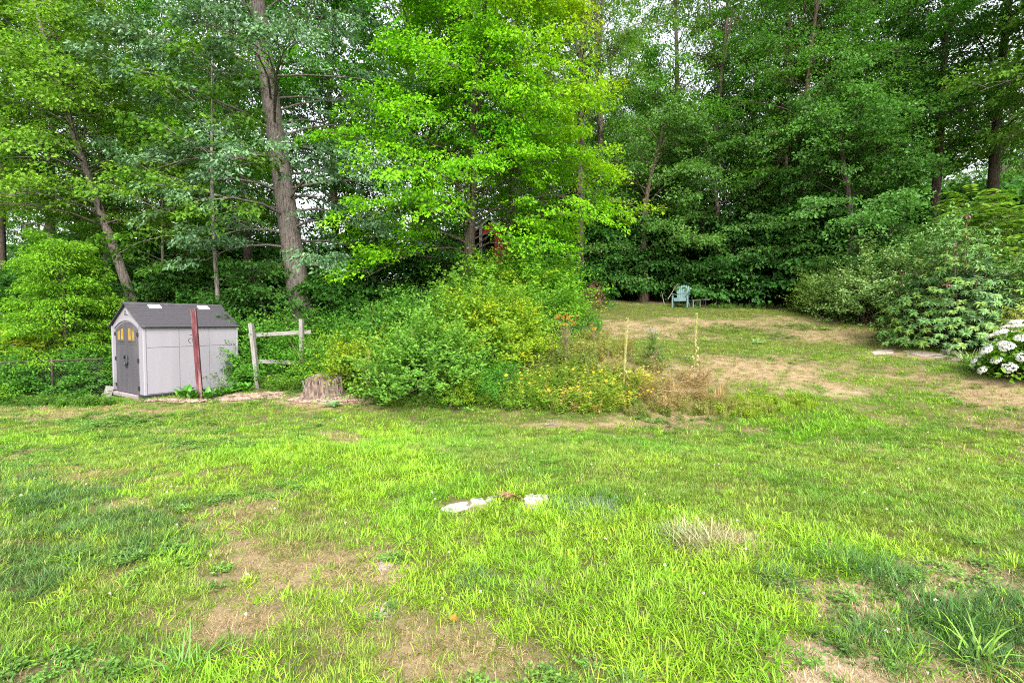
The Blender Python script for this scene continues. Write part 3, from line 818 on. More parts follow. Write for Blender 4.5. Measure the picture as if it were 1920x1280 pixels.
# (kind, photo column, depth, rotation, scale, leaf tint, bark tint, name, label)
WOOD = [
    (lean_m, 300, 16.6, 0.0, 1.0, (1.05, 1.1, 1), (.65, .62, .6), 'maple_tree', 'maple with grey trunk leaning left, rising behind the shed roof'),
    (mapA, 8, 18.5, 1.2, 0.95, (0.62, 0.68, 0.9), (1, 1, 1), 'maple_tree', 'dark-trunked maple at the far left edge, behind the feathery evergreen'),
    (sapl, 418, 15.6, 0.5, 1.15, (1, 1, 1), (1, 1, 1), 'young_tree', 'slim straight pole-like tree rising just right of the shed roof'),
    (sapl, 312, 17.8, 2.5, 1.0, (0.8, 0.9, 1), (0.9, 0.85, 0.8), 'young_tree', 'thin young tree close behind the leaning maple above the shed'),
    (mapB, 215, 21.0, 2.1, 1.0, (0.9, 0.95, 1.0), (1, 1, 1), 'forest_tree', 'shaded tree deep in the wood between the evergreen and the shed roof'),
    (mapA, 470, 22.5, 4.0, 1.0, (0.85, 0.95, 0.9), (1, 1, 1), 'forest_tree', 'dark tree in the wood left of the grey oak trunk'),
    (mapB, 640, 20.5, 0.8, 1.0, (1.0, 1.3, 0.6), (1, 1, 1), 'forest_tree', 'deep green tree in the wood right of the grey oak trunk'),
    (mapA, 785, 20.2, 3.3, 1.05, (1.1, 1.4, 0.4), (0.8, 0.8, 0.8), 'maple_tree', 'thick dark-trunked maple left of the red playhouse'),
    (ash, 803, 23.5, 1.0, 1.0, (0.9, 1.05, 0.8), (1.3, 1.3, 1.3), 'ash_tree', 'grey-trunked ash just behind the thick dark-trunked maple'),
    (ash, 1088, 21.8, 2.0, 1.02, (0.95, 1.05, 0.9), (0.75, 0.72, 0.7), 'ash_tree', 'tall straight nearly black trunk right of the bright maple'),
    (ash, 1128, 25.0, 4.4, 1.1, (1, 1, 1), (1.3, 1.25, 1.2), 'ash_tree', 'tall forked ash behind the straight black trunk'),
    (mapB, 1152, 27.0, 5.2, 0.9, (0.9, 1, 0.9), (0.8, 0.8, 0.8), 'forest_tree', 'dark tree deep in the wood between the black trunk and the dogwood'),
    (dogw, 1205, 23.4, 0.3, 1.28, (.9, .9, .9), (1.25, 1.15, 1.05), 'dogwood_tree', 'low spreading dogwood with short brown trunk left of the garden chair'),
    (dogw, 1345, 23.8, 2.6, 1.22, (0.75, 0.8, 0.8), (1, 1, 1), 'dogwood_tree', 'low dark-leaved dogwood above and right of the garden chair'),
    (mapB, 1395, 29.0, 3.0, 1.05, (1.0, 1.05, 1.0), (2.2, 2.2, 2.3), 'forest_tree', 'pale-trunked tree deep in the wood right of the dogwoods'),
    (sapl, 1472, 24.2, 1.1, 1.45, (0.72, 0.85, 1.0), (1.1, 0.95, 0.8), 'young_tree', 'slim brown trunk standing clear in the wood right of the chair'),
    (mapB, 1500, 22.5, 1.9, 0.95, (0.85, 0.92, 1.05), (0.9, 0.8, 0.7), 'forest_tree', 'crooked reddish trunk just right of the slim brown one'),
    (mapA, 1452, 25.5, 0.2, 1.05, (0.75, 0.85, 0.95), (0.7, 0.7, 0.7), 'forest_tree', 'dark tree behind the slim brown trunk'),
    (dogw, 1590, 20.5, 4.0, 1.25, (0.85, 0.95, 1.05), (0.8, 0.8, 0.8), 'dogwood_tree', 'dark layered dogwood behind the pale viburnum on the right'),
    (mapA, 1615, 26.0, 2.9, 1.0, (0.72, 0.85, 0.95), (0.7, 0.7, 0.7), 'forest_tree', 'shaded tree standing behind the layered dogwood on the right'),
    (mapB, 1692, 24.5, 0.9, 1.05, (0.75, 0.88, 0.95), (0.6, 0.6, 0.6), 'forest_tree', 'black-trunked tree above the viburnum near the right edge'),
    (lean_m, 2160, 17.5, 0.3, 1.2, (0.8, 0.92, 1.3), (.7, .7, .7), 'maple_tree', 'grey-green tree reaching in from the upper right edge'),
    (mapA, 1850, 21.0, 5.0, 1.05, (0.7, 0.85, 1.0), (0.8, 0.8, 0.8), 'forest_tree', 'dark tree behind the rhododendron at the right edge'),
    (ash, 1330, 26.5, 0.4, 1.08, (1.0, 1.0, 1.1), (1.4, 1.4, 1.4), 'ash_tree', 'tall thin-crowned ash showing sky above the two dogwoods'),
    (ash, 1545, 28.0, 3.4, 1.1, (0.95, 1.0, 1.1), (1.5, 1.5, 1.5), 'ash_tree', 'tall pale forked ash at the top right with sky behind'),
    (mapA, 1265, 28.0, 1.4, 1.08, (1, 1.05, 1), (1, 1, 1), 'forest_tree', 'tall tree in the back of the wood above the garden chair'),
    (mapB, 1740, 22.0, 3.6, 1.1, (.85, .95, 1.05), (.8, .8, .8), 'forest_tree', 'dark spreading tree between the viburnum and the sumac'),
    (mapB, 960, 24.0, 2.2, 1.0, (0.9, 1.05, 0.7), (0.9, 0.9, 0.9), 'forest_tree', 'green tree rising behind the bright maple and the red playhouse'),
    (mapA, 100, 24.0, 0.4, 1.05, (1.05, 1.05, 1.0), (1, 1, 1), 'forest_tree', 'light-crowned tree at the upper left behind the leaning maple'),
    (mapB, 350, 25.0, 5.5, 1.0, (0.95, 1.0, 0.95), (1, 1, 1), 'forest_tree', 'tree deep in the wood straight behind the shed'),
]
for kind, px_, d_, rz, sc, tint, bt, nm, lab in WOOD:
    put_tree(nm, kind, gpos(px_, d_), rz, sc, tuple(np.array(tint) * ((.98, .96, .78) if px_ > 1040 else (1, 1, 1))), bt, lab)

# shade-loving undergrowth along the wood edge
UND = [(under, 1090, 23.0, 1.05, 'dark layered bush behind the dead brown shrub'), (under2, 1150, 23.6, 1.0, 'dark bush left of the short brown dogwood trunk'),
       (under, 1215, 23.4, 0.95, 'low dark bush left behind the garden chair'), (under2, 1262, 24.0, 1.05, 'dark bush right behind the garden chair'),
       (under, 1355, 22.9, 1.1, 'glossy bush overhanging the little round table'), (under2, 1425, 22.3, 1.1, 'rounded dark bush two along from the garden chair'),
       (under, 1490, 21.6, 1.15, 'dark bush below the slim brown trunk'), (under2, 1560, 20.6, 1.05, 'dark bush meeting the left side of the viburnum'),
       (under, 1620, 21.5, 1.3, 'tall dark bush looming behind the viburnum'), (under, 640, 17.2, 1.0, 'dark bush just right of the oak trunk foot'),
       (under, 720, 18.0, 1.15, 'layered dark bush under the thick dark-trunked maple'), (under2, 830, 18.4, 1.1, 'leafy green bush beside the left wall of the red playhouse'),
       (under2, 505, 16.0, 1.0, 'green bush behind the rail fence, left of the oak'), (under, 440, 16.8, 0.95, 'dark bush behind the right end of the shed'),
       (under2, 250, 17.0, 1.15, 'dark bush behind the left end of the shed'), (under, 40, 17.5, 1.4, 'dark bush at the far left behind the evergreen'),
       (under, 1040, 21.6, 1.15, 'dark bush by the right roof edge of the red playhouse'), (under2, 345, 18.5, 1.1, 'shaded bush behind the middle of the shed roof'),
       (under, 600, 19.0, 1.5, 'tall shaded bush in the gap right behind the oak trunk'), (under2, 690, 19.6, 1.4, 'shaded bush left of the thick dark-trunked maple')]
for k, (kind, px_, d_, sc, lab) in enumerate(UND):
    put_tree('undergrowth_bush', kind, gpos(px_, d_ + (1.0 if px_ > 1000 else 0.3)) - (0, 0, .35), k * 1.7, sc * (1.45 if px_ > 1080 else 1.15), (0.72, 0.78, 0.75) if px_ > 1000 else (.85, .95, 0.75), label=lab, cat='bush', group='bushes along the wood edge')

# the rest of the wood, far back, reading as one mass
rng = np.random.default_rng(99)
srcs = []
for (tb_, cr_) in (mapA, mapB, ash):
    srcs.append((tb_, cr_))
def joined(tb_, cr_, nm):
    """trunk and crown of one far tree as one source mesh"""
    me = bpy.data.meshes.new(nm)
    bm = bmesh.new()
    bm.from_mesh(tb_)
    nt_ = len(bm.faces)
    bm.from_mesh(cr_)
    bm.faces.ensure_lookup_table()
    for f in bm.faces[nt_:]:
        f.material_index = 1
    bm.to_mesh(me)
    bm.free()
    me.materials.append(M_BARK)
    me.materials.append(M_LEAF)
    return me
FP = []
for k in range(70):
    d = rng.uniform(31, 52)
    px_ = rng.uniform(-250, 2150)
    if 380 < px_ < 830 and rng.random() < 0.45:
        continue
    FP.append(gpos(px_, d))
FT, FS = list((rng.random(len(FP)) * 3).astype(int)), list(rng.uniform(0.75, 1.05, len(FP)))
for k in range(110):        # undergrowth deep in the wood
    px_ = rng.uniform(-200, 2100)
    d = rng.uniform(25, 40)
    FP.append(gpos(px_, d) - (0, 0, .5))
    FT.append(3)
    FS.append(rng.uniform(1.5, 2.6) * (0.6 if 600 < px_ < 860 else 1.0))
FP = np.array(FP)
k = len(FP)
scatter('far_woodland', FP, np.stack([np.zeros(k), np.zeros(k), rng.random(k) * 6.28], 1), FS, np.ones((k, 3)), FT,
        [joined(*s_, 'far_tree') for s_ in srcs] + [joined(*under, 'far_tree')], 'mass of trees far back in the wood', 'woodland')
# ------------------------------------------------------------------ storage shed
M_PLAST = simple('shed_wall_plastic', (0.20, 0.188, 0.212), 0.55, 0.35, 0.05, 3.0, 0.06, 90.0, (1, 1, 0.15), dirt=((0.17, 0.16, 0.165), 2.2, 0.35))
M_TRIM = simple('shed_trim_plastic', (0.215, 0.203, 0.228), 0.5, 0.35, 0.04, 4.0)
M_DOOR = simple('shed_door_plastic', (0.06, 0.054, 0.066), 0.5, 0.4, 0.08, 4.0, 0.08, 80.0, (1, 1, 0.15), dirt=((0.11, 0.1, 0.1), 3.0, 0.35))
M_ROOF = simple('shed_roof_plastic', (0.042, 0.039, 0.046), 0.6, 0.35, 0.25, 9.0, 0.25, 120.0, dirt=((0.08, 0.08, 0.08), 5.0, 0.5))
M_SHING = simple('shingle_plastic', (0.043, 0.040, 0.047), 0.65, 0.25, 0.15, 40.0)
M_BLACK = simple('black_plastic', (0.012, 0.012, 0.014), 0.45, 0.5, 0.2, 20)
M_SKYL = simple('skylight_plastic', (0.5, 0.5, 0.53), 0.3, 0.5, 0.03, 5.0)
M_PANE = simple('amber_pane', (0.30, 0.19, 0.045), 0.12, 0.6, 0.25, 7.0)
shed_p = (SHED_C[0], SHED_C[1], gz(*SHED_C) + 0.02)
shed = obj('storage_shed', None, loc=shed_p, rot=(0, 0, SHED_ROT), label='grey plastic garden shed with dark double doors and charcoal shingled roof', cat='shed')
SL, SW, EZ, RZ = 2.30, 2.10, 1.79, 2.37
boxpart('base_floor', (-0.02, -0.02, -0.28), (SL + 0.02, SW + 0.02, 0.06), M_BLACK, shed, 0.01)
side_wall = obj('side_wall', MB().box((0.03, 0.012, 0.06), (SL - 0.03, 0.05, EZ)).box((0.03, SW - 0.05, 0.06), (SL - 0.03, SW - 0.012, EZ)).mesh('side_wall', M_PLAST, recalc=True), shed)
xs = [0.07, 0.80, 1.53, SL - 0.07]
zs = [0.075, 1.245, EZ - 0.01]
for sgn, y0 in ((-1, 0.012), (1, SW - 0.012)):
    for a in range(3):
        for b in range(2):
            mb = MB()
            if True:
                mb.box((xs[a] + 0.006, y0, zs[b] + 0.006), (xs[a + 1] - 0.006, y0 + sgn * 0.014, zs[b + 1] - 0.006))
            else:   # upper panels are ribbed like narrow boards
                w = (xs[a + 1] - xs[a] - 0.012) / 5
                for q in range(5):
                    mb.box((xs[a] + 0.006 + q * w + 0.002, y0, zs[b] + 0.006), (xs[a] + 0.006 + (q + 1) * w - 0.002, y0 + sgn * 0.0135, zs[b + 1] - 0.006))
            bevel(obj('wall_panel', mb.mesh('wall_panel', M_PLAST, recalc=True), side_wall), 0.004, 2)
for (x, y) in ((0.0, 0.0), (SL, 0.0), (0.0, SW), (SL, SW)):
    sx, sy = (1 if x == 0 else -1), (1 if y == 0 else -1)
    boxpart('corner_post', (min(x - sx * 0.004, x + sx * 0.066), min(y - sy * 0.006, y + sy * 0.064), 0.03), (max(x - sx * 0.004, x + sx * 0.066), max(y - sy * 0.006, y + sy * 0.064), EZ + 0.01), M_TRIM, shed, 0.015)
MY = SW / 2
def arch(y, yc, half, z0, rise):
    return z0 + rise * (1 - ((y - yc) / half) ** 2)
DH, DZ, DR = 0.735, 1.70, 0.19       # half width, side height and rise of the door arch
fw = MB()
for x0, x1 in ((0.012, 0.05), (SL - 0.05, SL - 0.012)):
    if x0 < 1:
        ys = np.linspace(MY - DH, MY + DH, 13)
        fw.prism([(0.06, 0.06), (MY - DH, 0.06), (MY - DH, DZ), (0.06, EZ)], x0, x1, 'x')
        fw.prism([(MY + DH, 0.06), (SW - 0.06, 0.06), (SW - 0.06, EZ), (MY + DH, DZ)], x0, x1, 'x')
        top = lambda y: EZ + (RZ - EZ) * (1 - abs(y - MY) / MY) - 0.025
        ys2 = np.concatenate([[0.06], ys, [SW - 0.06]])
        for a, b in zip(ys2[:-1], ys2[1:]):
            la, lb_ = (arch(y, MY, DH, DZ, DR) if MY - DH <= y <= MY + DH else DZ + 0.03 for y in (a, b))
            if a == 0.06:
                la, lb_ = EZ, DZ
            if b == SW - 0.06:
                la, lb_ = DZ, EZ
            if (a < MY < b):
                fw.prism([(a, la), (MY, arch(MY, MY, DH, DZ, DR)), (MY, top(MY)), (a, top(a))], x0, x1, 'x')
                fw.prism([(MY, arch(MY, MY, DH, DZ, DR)), (b, lb_), (b, top(b)), (MY, top(MY))], x0, x1, 'x')
            else:
                fw.prism([(a, la), (b, lb_), (b, top(b)), (a, top(a))], x0, x1, 'x')
    else:
        bw_ = MB()
        bw_.prism([(0.06, 0.06), (SW - 0.06, 0.06), (SW - 0.06, EZ), (MY, RZ - 0.025), (0.06, EZ)], x0, x1, 'x')
front = obj('gable_wall', fw.mesh('gable_wall', M_PLAST), shed)
obj('gable_wall', bw_.mesh('gable_wall', M_PLAST), shed)
# raised arch moulding over the doors and along the gable
mb = MB()
ys = np.linspace(MY - DH - 0.07, MY + DH + 0.07, 19)
for a, b in zip(ys[:-1], ys[1:]):
    za, zb = (arch(y, MY, DH + 0.07, DZ + 0.02, DR + 0.02) for y in (a, b))
    mb.prism([(a, za), (b, zb), (b, zb + 0.07), (a, za + 0.07)], -0.012, 0.02, 'x')
obj('arch_moulding', mb.mesh('arch_moulding', M_TRIM, recalc=True), shed)
vent = obj('gable_vent', MB().prism([(MY - 0.13, 2.09), (MY + 0.13, 2.09), (MY, 2.225)], -0.008, 0.014, 'x').mesh('gable_vent', M_TRIM, recalc=True), shed)
for q, hw in enumerate((0.088, 0.06, 0.032)):
    boxpart('vent_slat', (-0.013, MY - hw, 2.105 + q * 0.033), (-0.0085, MY + hw, 2.122 + q * 0.033), M_BLACK, vent)
for sgn in (-1, 1):
    y_in, y_out = MY + sgn * 0.006, MY + sgn * (DH - 0.006)
    ys = np.linspace(y_in, y_out, 9)
    prof = [(y_in, 0.05)] + [(y_out, 0.05)] + [(y, arch(y, MY, DH, DZ, DR) - 0.012) for y in ys[::-1]]
    door = obj('door', MB().prism(prof, -0.004, 0.03, 'x').mesh('door', M_DOOR, recalc=True), shed)
    # window opening with a raised frame and two amber panes
    wy0, wy1 = MY + sgn * 0.15, MY + sgn * 0.56
    a, b = min(wy0, wy1), max(wy0, wy1)
    zb0 = 1.43
    ztop = lambda y: arch(y, MY, DH, DZ, DR) - 0.13
    ysw = np.linspace(a, b, 7)
    mbf = MB()
    mbf.box((-0.018, a - 0.045, zb0 - 0.05), (-0.0035, b + 0.045, zb0))
    mbf.box((-0.018, a - 0.045, zb0), (-0.0035, a, ztop(a)))
    mbf.box((-0.018, b, zb0), (-0.0035, b + 0.045, ztop(b)))
    mid = (a + b) / 2
    mbf.box((-0.0165, mid - 0.022, zb0), (-0.0035, mid + 0.022, ztop(mid) - 0.002))
    yy = np.linspace(a - 0.045, b + 0.045, 9)
    for p0, p1 in zip(yy[:-1], yy[1:]):
        mbf.prism([(p0, ztop(p0)), (p1, ztop(p1)), (p1, ztop(p1) + 0.05), (p0, ztop(p0) + 0.05)], -0.0182, -0.0035, 'x')
    obj('window_frame', mbf.mesh('window_frame', M_DOOR, recalc=True), door)
    for p0, p1 in ((a, mid - 0.022), (mid + 0.022, b)):
        yy = np.linspace(p0, p1, 4)
        poly = [(p0, zb0), (p1, zb0)] + [(y, ztop(y)) for y in yy[::-1]]
        obj('window_pane', MB().prism(poly, -0.008, -0.005, 'x').mesh('window_pane', M_PANE, recalc=True), door)
    mbp = MB().box((-0.010, MY + sgn * 0.06 - 0.006, 0.14), (-0.0042, MY + sgn * 0.06 + 0.006, 1.32))   # moulded panel ribs
    mbp.box((-0.010, MY + sgn * 0.67 - 0.006, 0.14), (-0.0042, MY + sgn * 0.67 + 0.006, 1.32))
    mbp.box((-0.0095, min(MY + sgn * 0.06, MY + sgn * 0.67), 1.315), (-0.0042, max(MY + sgn * 0.06, MY + sgn * 0.67), 1.33))
    obj('panel_rib', mbp.mesh('panel_rib', M_DOOR, recalc=True), door)
    for hz in (0.22, 0.92, 1.58):
        boxpart('hinge', (-0.028, MY + sgn * DH - 0.022, hz - 0.05), (0.006, MY + sgn * DH + 0.022, hz + 0.05), M_BLACK, door, 0.006)
    th = np.linspace(-1.3, 1.3, 9)
    pts = np.stack([np.full(9, -0.03), MY + sgn * (0.035 + 0.075 * np.cos(th)), 0.90 + 0.13 * np.sin(th)], 1)
    obj('door_handle', MB().tube(pts, np.full(9, 0.016), 6).mesh('door_handle', M_BLACK, smooth=True), door)
boxpart('latch', (-0.034, MY - 0.06, 0.72), (-0.008, MY + 0.05, 0.775), M_BLACK, shed, 0.008)
boxpart('threshold', (-0.10, MY - DH, -0.05), (-0.004, MY + DH, 0.045), simple('threshold_plastic', (0.22, 0.18, 0.19), 0.7, 0.3, 0.2, 6), shed, 0.01)
# roof: two slopes of slabs with single shingles laid on them
OV = 0.07
slope = math.atan2(RZ - EZ, MY)
run = (MY + OV) / math.cos(slope)
for sgn in (1, -1):
    rp = obj('roof_slope', None, shed, loc=(SL / 2, MY, RZ + 0.012), rot=(-sgn * slope if sgn > 0 else slope, 0, 0))
    # local: y runs from ridge (0) down the slope
    rp.rotation_euler = (slope, 0, 0) if sgn < 0 else (-slope, 0, 0)
    if sgn < 0:
        dy = -1
    else:
        dy = 1
    for (x0, x1) in ((-SL / 2 - 0.05, -0.006), (0.006, SL / 2 + 0.05)):
        lo, hi = (x0, min(0, dy * run), -0.022), (x1, max(0, dy * run), 0.006)
        boxpart('roof_panel', lo, hi, M_ROOF, rp, 0.004)
    if sgn < 0:   # the slope in view
        rows = 9
        rh = run / rows
        shme = MB().prism([(0.0, 0.002), (rh * 1.01, 0.004), (rh * 1.01, 0.0105), (0.0, 0.0075)], -0.0792, 0.0792, 'x').mesh('shingle', M_SHING, recalc=True)
        nc = 15
        wv = (SL + 0.08) / nc
        srng = np.random.default_rng(5)
        sk = [(-0.70, -0.42), (0.50, 0.78)]
        for r_ in range(rows):
            for c_ in range(nc + 1):
                x = -SL / 2 - 0.04 + (c_ + (0.5 if r_ % 2 else 0.0)) * wv
                if x < -SL / 2 + 0.035 or x > SL / 2 - 0.035:
                    continue
                if r_ in (0, 1) and any(a - 0.09 < x < b + 0.09 for a, b in sk):
                    continue
                obj('shingle', shme, rp, loc=(x, -r_ * rh, srng.uniform(-0.001, 0.001)), rot=(0, 0, PI))
        for (x0, x1) in sk:
            o = boxpart('skylight', (x0, -rh * 1.95, 0.004), (x1, -rh * 0.7, 0.03), M_SKYL, rp, 0.008)
mb = MB().prism([(MY - 0.10, RZ - 0.03), (MY, RZ + 0.028), (MY + 0.10, RZ - 0.03), (MY + 0.10, RZ - 0.012), (MY, RZ + 0.046), (MY - 0.10, RZ - 0.012)], -0.06, SL + 0.06, 'x')
obj('ridge_cap', mb.mesh('ridge_cap', M_ROOF, recalc=True), shed)

# grey board leaning on the shed's left corner
M_GWOOD = simple('weathered_wood', (0.20, 0.185, 0.172), 0.9, 0.15, 0.3, 9.0, 0.5, 30.0, (6, 6, 0.6), dirt=((0.08, 0.07, 0.06), 3.0, 0.6))
pb = gpos(199, 12.8)
o = obj('leaning_board', MB().box((-0.09, -0.015, -0.04), (0.09, 0.015, 0.36)).mesh('leaning_board', M_GWOOD, recalc=True), loc=pb, rot=(-0.1, 0.25, 0.5), label='short grey board leaning against the left corner of the shed', cat='board')
bevel(o, 0.004)

# ------------------------------------------------------------------ red post with an iron hook
M_RED = simple('flaking_red_paint', (0.085, 0.024, 0.028), 0.9, 0.15, 0.4, 7.0, 0.6, 28.0, (5, 5, 0.5), dirt=((0.24, 0.15, 0.15), 1.9, 0.95))
pr = gpos(376, 12.35)
post = obj('red_post', None, loc=pr, rot=(0.0, -0.045, 0.35), label='weathered dull red wooden post standing before the shed side', cat='post')
mb = MB()
prng = np.random.default_rng(3)
for q in range(2):     # two planks side by side with a split between them
    n = 12
    for a in range(n):
        z0, z1 = -0.3 + 2.58 * a / n, -0.3 + 2.58 * (a + 1) / n
        x0 = -0.056 + q * 0.057
        mb.box((x0, -0.065, z0), (x0 + 0.055, 0.055, z1 + 0.0 if a < n - 1 else z1 + 0.02 * q))
obj('shaft', mb.mesh('shaft', M_RED, recalc=True), post)
th = np.linspace(-0.6, 4.6, 16)
pts = np.stack([-0.105 + 0.045 * np.cos(th), np.full(16, -0.04), 1.50 + 0.06 * np.sin(th)], 1)
obj('iron_hook', MB().tube(pts, np.full(16, 0.009), 5).tube([(-0.07, -0.04, 1.64), (-0.12, -0.04, 1.65)], [0.008, 0.008], 5).mesh('iron_hook', M_BLACK, smooth=True), post)

# ------------------------------------------------------------------ wooden rail fence piece
def beam(name, p0, p1, w, t, mat, parent=None, bend=0.0, **kw):
    p0, p1 = np.array(p0, float), np.array(p1, float)
    d = p1 - p0
    L_ = np.linalg.norm(d)
    q = Vector(d).to_track_quat('Z', 'Y')
    o = obj(name, MB().box((-w / 2, -t / 2, 0), (w / 2, t / 2, L_)).mesh(name, mat, recalc=True), parent, loc=p0, **kw)
    o.rotation_euler = q.to_euler()
    return bevel(o, 0.006)
fa, fb = gpos(486, 13.3), gpos(566, 13.8)
fe = obj('rail_fence', None, loc=fa, label='grey weathered two-rail fence section between the shed and the stump', cat='fence')
rel = lambda p: np.array(p) - fa
beam('post', rel(fa - (0, 0, .3)), rel(unp(470.5, 606, 13.3)), 0.13, 0.10, M_GWOOD, fe)
beam('post', rel(fb - (0, 0, .3)), rel(unp(565, 598, 13.8)), 0.12, 0.10, M_GWOOD, fe)
beam('rail', rel(unp(466, 628.5, 13.42)), rel(unp(583, 622, 13.98)), 0.03, 0.11, M_GWOOD, fe)
beam('rail', rel(unp(480, 677, 13.42)), rel(unp(563, 679.5, 13.9)), 0.03, 0.11, M_GWOOD, fe)

# ------------------------------------------------------------------ chain-link fence at the left
M_WIRE = simple('galvanised_wire', (0.10, 0.095, 0.09), 0.5, 0.5, 0.2, 30, metal=0.4)
M_RUST = simple('rusty_pipe', (0.04, 0.026, 0.021), 0.7, 0.4, 0.4, 8.0, dirt=((0.09, 0.075, 0.065), 4.0, 0.5))
c0, c1 = gpos(-170, 11.9), gpos(196, 12.95)
cf = obj('chain_link_fence', None, loc=c0, label='low chain-link fence with rusty top rail left of the shed', cat='fence')
dv = c1 - c0
Lf = float(np.hypot(dv[0], dv[1]))
hd = np.array((dv[0], dv[1], 0)) / Lf
FH = 1.08
mb = MB()
mb.tube([(0, 0, FH), tuple(dv * 0.5 + (0, 0, FH - 0.01)), tuple(dv + (0, 0, FH))], [0.021] * 3, 8)
obj('top_rail', mb.mesh('top_rail', M_RUST, smooth=True), cf)
for f in (0.0, 0.36, 0.72):
    b_ = dv * f
    gzz = gz(c0[0] + b_[0], c0[1] + b_[1]) - c0[2]
    obj('post', MB().tube([tuple(b_[:2]) + (gzz - 0.3,), tuple(b_[:2]) + (b_[2] + FH + 0.05,)], [0.026, 0.026], 8).mesh('post', M_RUST, smooth=True), cf)
mb = MB()
nz_ = int(Lf / 0.075)
for a in range(-14, nz_):
    for sgn in (1, -1):
        s0 = a * 0.075
        x0, x1 = (s0, s0 + FH) if sgn > 0 else (s0 + FH, s0)
        p = []
        for q in (0, 1):
            xx = x0 + (x1 - x0) * q
            zz = FH * q
            p.append((xx, zz))
        (xa, za), (xb, zb) = p
        lo_, hi_ = 0.0, Lf
        if max(xa, xb) < 0.02 or min(xa, xb) > Lf - 0.02:
            continue
        # clip to the panel
        def cl(x, z_, xo, zo):
            if x < lo_:
                return lo_, z_ + (zo - z_) * (lo_ - x) / (xo - x)
            if x > hi_:
                return hi_, z_ + (zo - z_) * (hi_ - x) / (xo - x)
            return x, z_
        A, B = cl(xa, za, xb, zb), cl(xb, zb, xa, za)
        off = np.array((hd[1], -hd[0], 0)) * 0.004 * sgn
        mb.tube([hd * A[0] + (0, 0, A[1] + dv[2] * A[0] / Lf) + off, hd * B[0] + (0, 0, B[1] + dv[2] * B[0] / Lf) + off], [0.0022, 0.0022], 3, cap=False)
obj('wire_mesh', mb.mesh('wire_mesh', M_WIRE), cf)

# ------------------------------------------------------------------ tree stump
def stump_mesh():
    rng = np.random.default_rng(8)
    nt_, nz_ = 90, 16
    th = np.linspace(0, 2 * PI, nt_, endpoint=False)
    V, F = [], []
    rag = 0.50 + 0.09 * (vnoise(th * 4, th * 0, 3) - 0.5) + 0.05 * np.sin(th + 0.6) + 0.06 * (vnoise(th * 11, th * 0, 4) - 0.5)
    for k in range(nz_ + 1):
        f = k / nz_
        flare = 1 + 0.55 * (1 - f) ** 3 * (0.45 + 0.9 * np.clip(np.sin(th * 4 + 0.8) + 0.3, 0, 1.3))
        fis = 0.035 * (vnoise(th * 9, np.full(nt_, f * 1.5), 6) - 0.5) + 0.075 * (vnoise(th * 20, np.full(nt_, f * 2), 7) - 0.5)
        r = (0.39 - 0.02 * f) * flare + fis + 0.06 * (vnoise(th * 3, np.full(nt_, f * .8), 16) - 0.5)
        z_ = -0.12 + (rag + 0.12) * f
        V.append(np.stack([r * np.cos(th) * 1.12, r * np.sin(th), z_], 1))
    for k, (rr, dz) in enumerate(((0.8, -0.03), (0.5, -0.10), (0.2, -0.12))):
        r = 0.37 * rr + 0.02 * (vnoise(th * 8, th * 0 + k, 9) - 0.5)
        V.append(np.stack([r * np.cos(th) * 1.12, r * np.sin(th), rag + dz + 0.04 * (vnoise(th * 9, th * 0 + k * 3, 12) - 0.5)], 1))
    rows = len(V)
    V = np.concatenate(V)
    i, j = np.meshgrid(np.arange(rows - 1), np.arange(nt_), indexing='ij')
    a, b = (i * nt_ + j).ravel(), (i * nt_ + (j + 1) % nt_).ravel()
    F = np.concatenate([np.stack([a, b, b + nt_], 1), np.stack([a, b + nt_, a + nt_], 1)])
    V = np.concatenate([V, [(0, 0, 0.40)]])
    l = np.arange(nt_) + (rows - 1) * nt_
    F = np.concatenate([F, np.stack([l, np.roll(l, -1), np.full(nt_, len(V) - 1)], 1)])
    return MB().add(V, F)
M_STUMP = bark_mat('stump_wood', (0.022, 0.015, 0.012), (0.20, 0.145, 0.115), (0.09, 0.09, 0.075))
ps = gpos(608, 12.1)
ps = ps - (0, 0, .04)
st = obj('tree_stump', None, loc=ps, rot=(0, 0, 0.4), label='wide rotting tree stump with split sides at the lawn edge', cat='stump')
obj('stump_wood', stump_mesh().mesh('stump_wood', M_STUMP), st)
beam('splinter', (-0.42, -0.1, 0.18), (-0.50, -0.14, 0.46), 0.05, 0.025, M_GWOOD, st)

# ------------------------------------------------------------------ broad leaves: one leaf mesh per kind, each leaf a part
def leaf_strip(L, W, col, curl=0.6, rise=0.9, fold=0.18, segs=5, tip=1.0, tipc=None, wave=0.0):
    """one arching leaf growing from the origin along +X; rise and curl in radians"""
    pts, pos, a = [], np.zeros(3), rise
    V, F, C = [], [], []
    for k in range(segs + 1):
        t = k / segs
        w = W * math.sin(PI * min(1, 0.08 + 0.92 * t) ** (0.75 * tip)) * 0.5 if k < segs else 0.002
        up = np.array((-math.sin(a), 0, math.cos(a)))
        wv = wave * math.sin(k * 2.4) * W
        V += [pos + np.array((0, w, 0)) + up * (fold * w * 2 + wv), pos, pos + np.array((0, -w, 0)) + up * (fold * w * 2 - wv)]
        pos = pos + np.array((math.cos(a), 0, math.sin(a))) * L / segs
        a -= curl / segs * (1 + t)
    for k in range(segs):
        q = 3 * k
        F += [(q, q + 1, q + 4), (q, q + 4, q + 3), (q + 1, q + 2, q + 5), (q + 1, q + 5, q + 4)]
        c = np.array(col) if tipc is None else np.array(col) * (1 - k / segs) + np.array(tipc) * k / segs
        C += [c] * 4
    return MB().add(V, F, np.array(C))
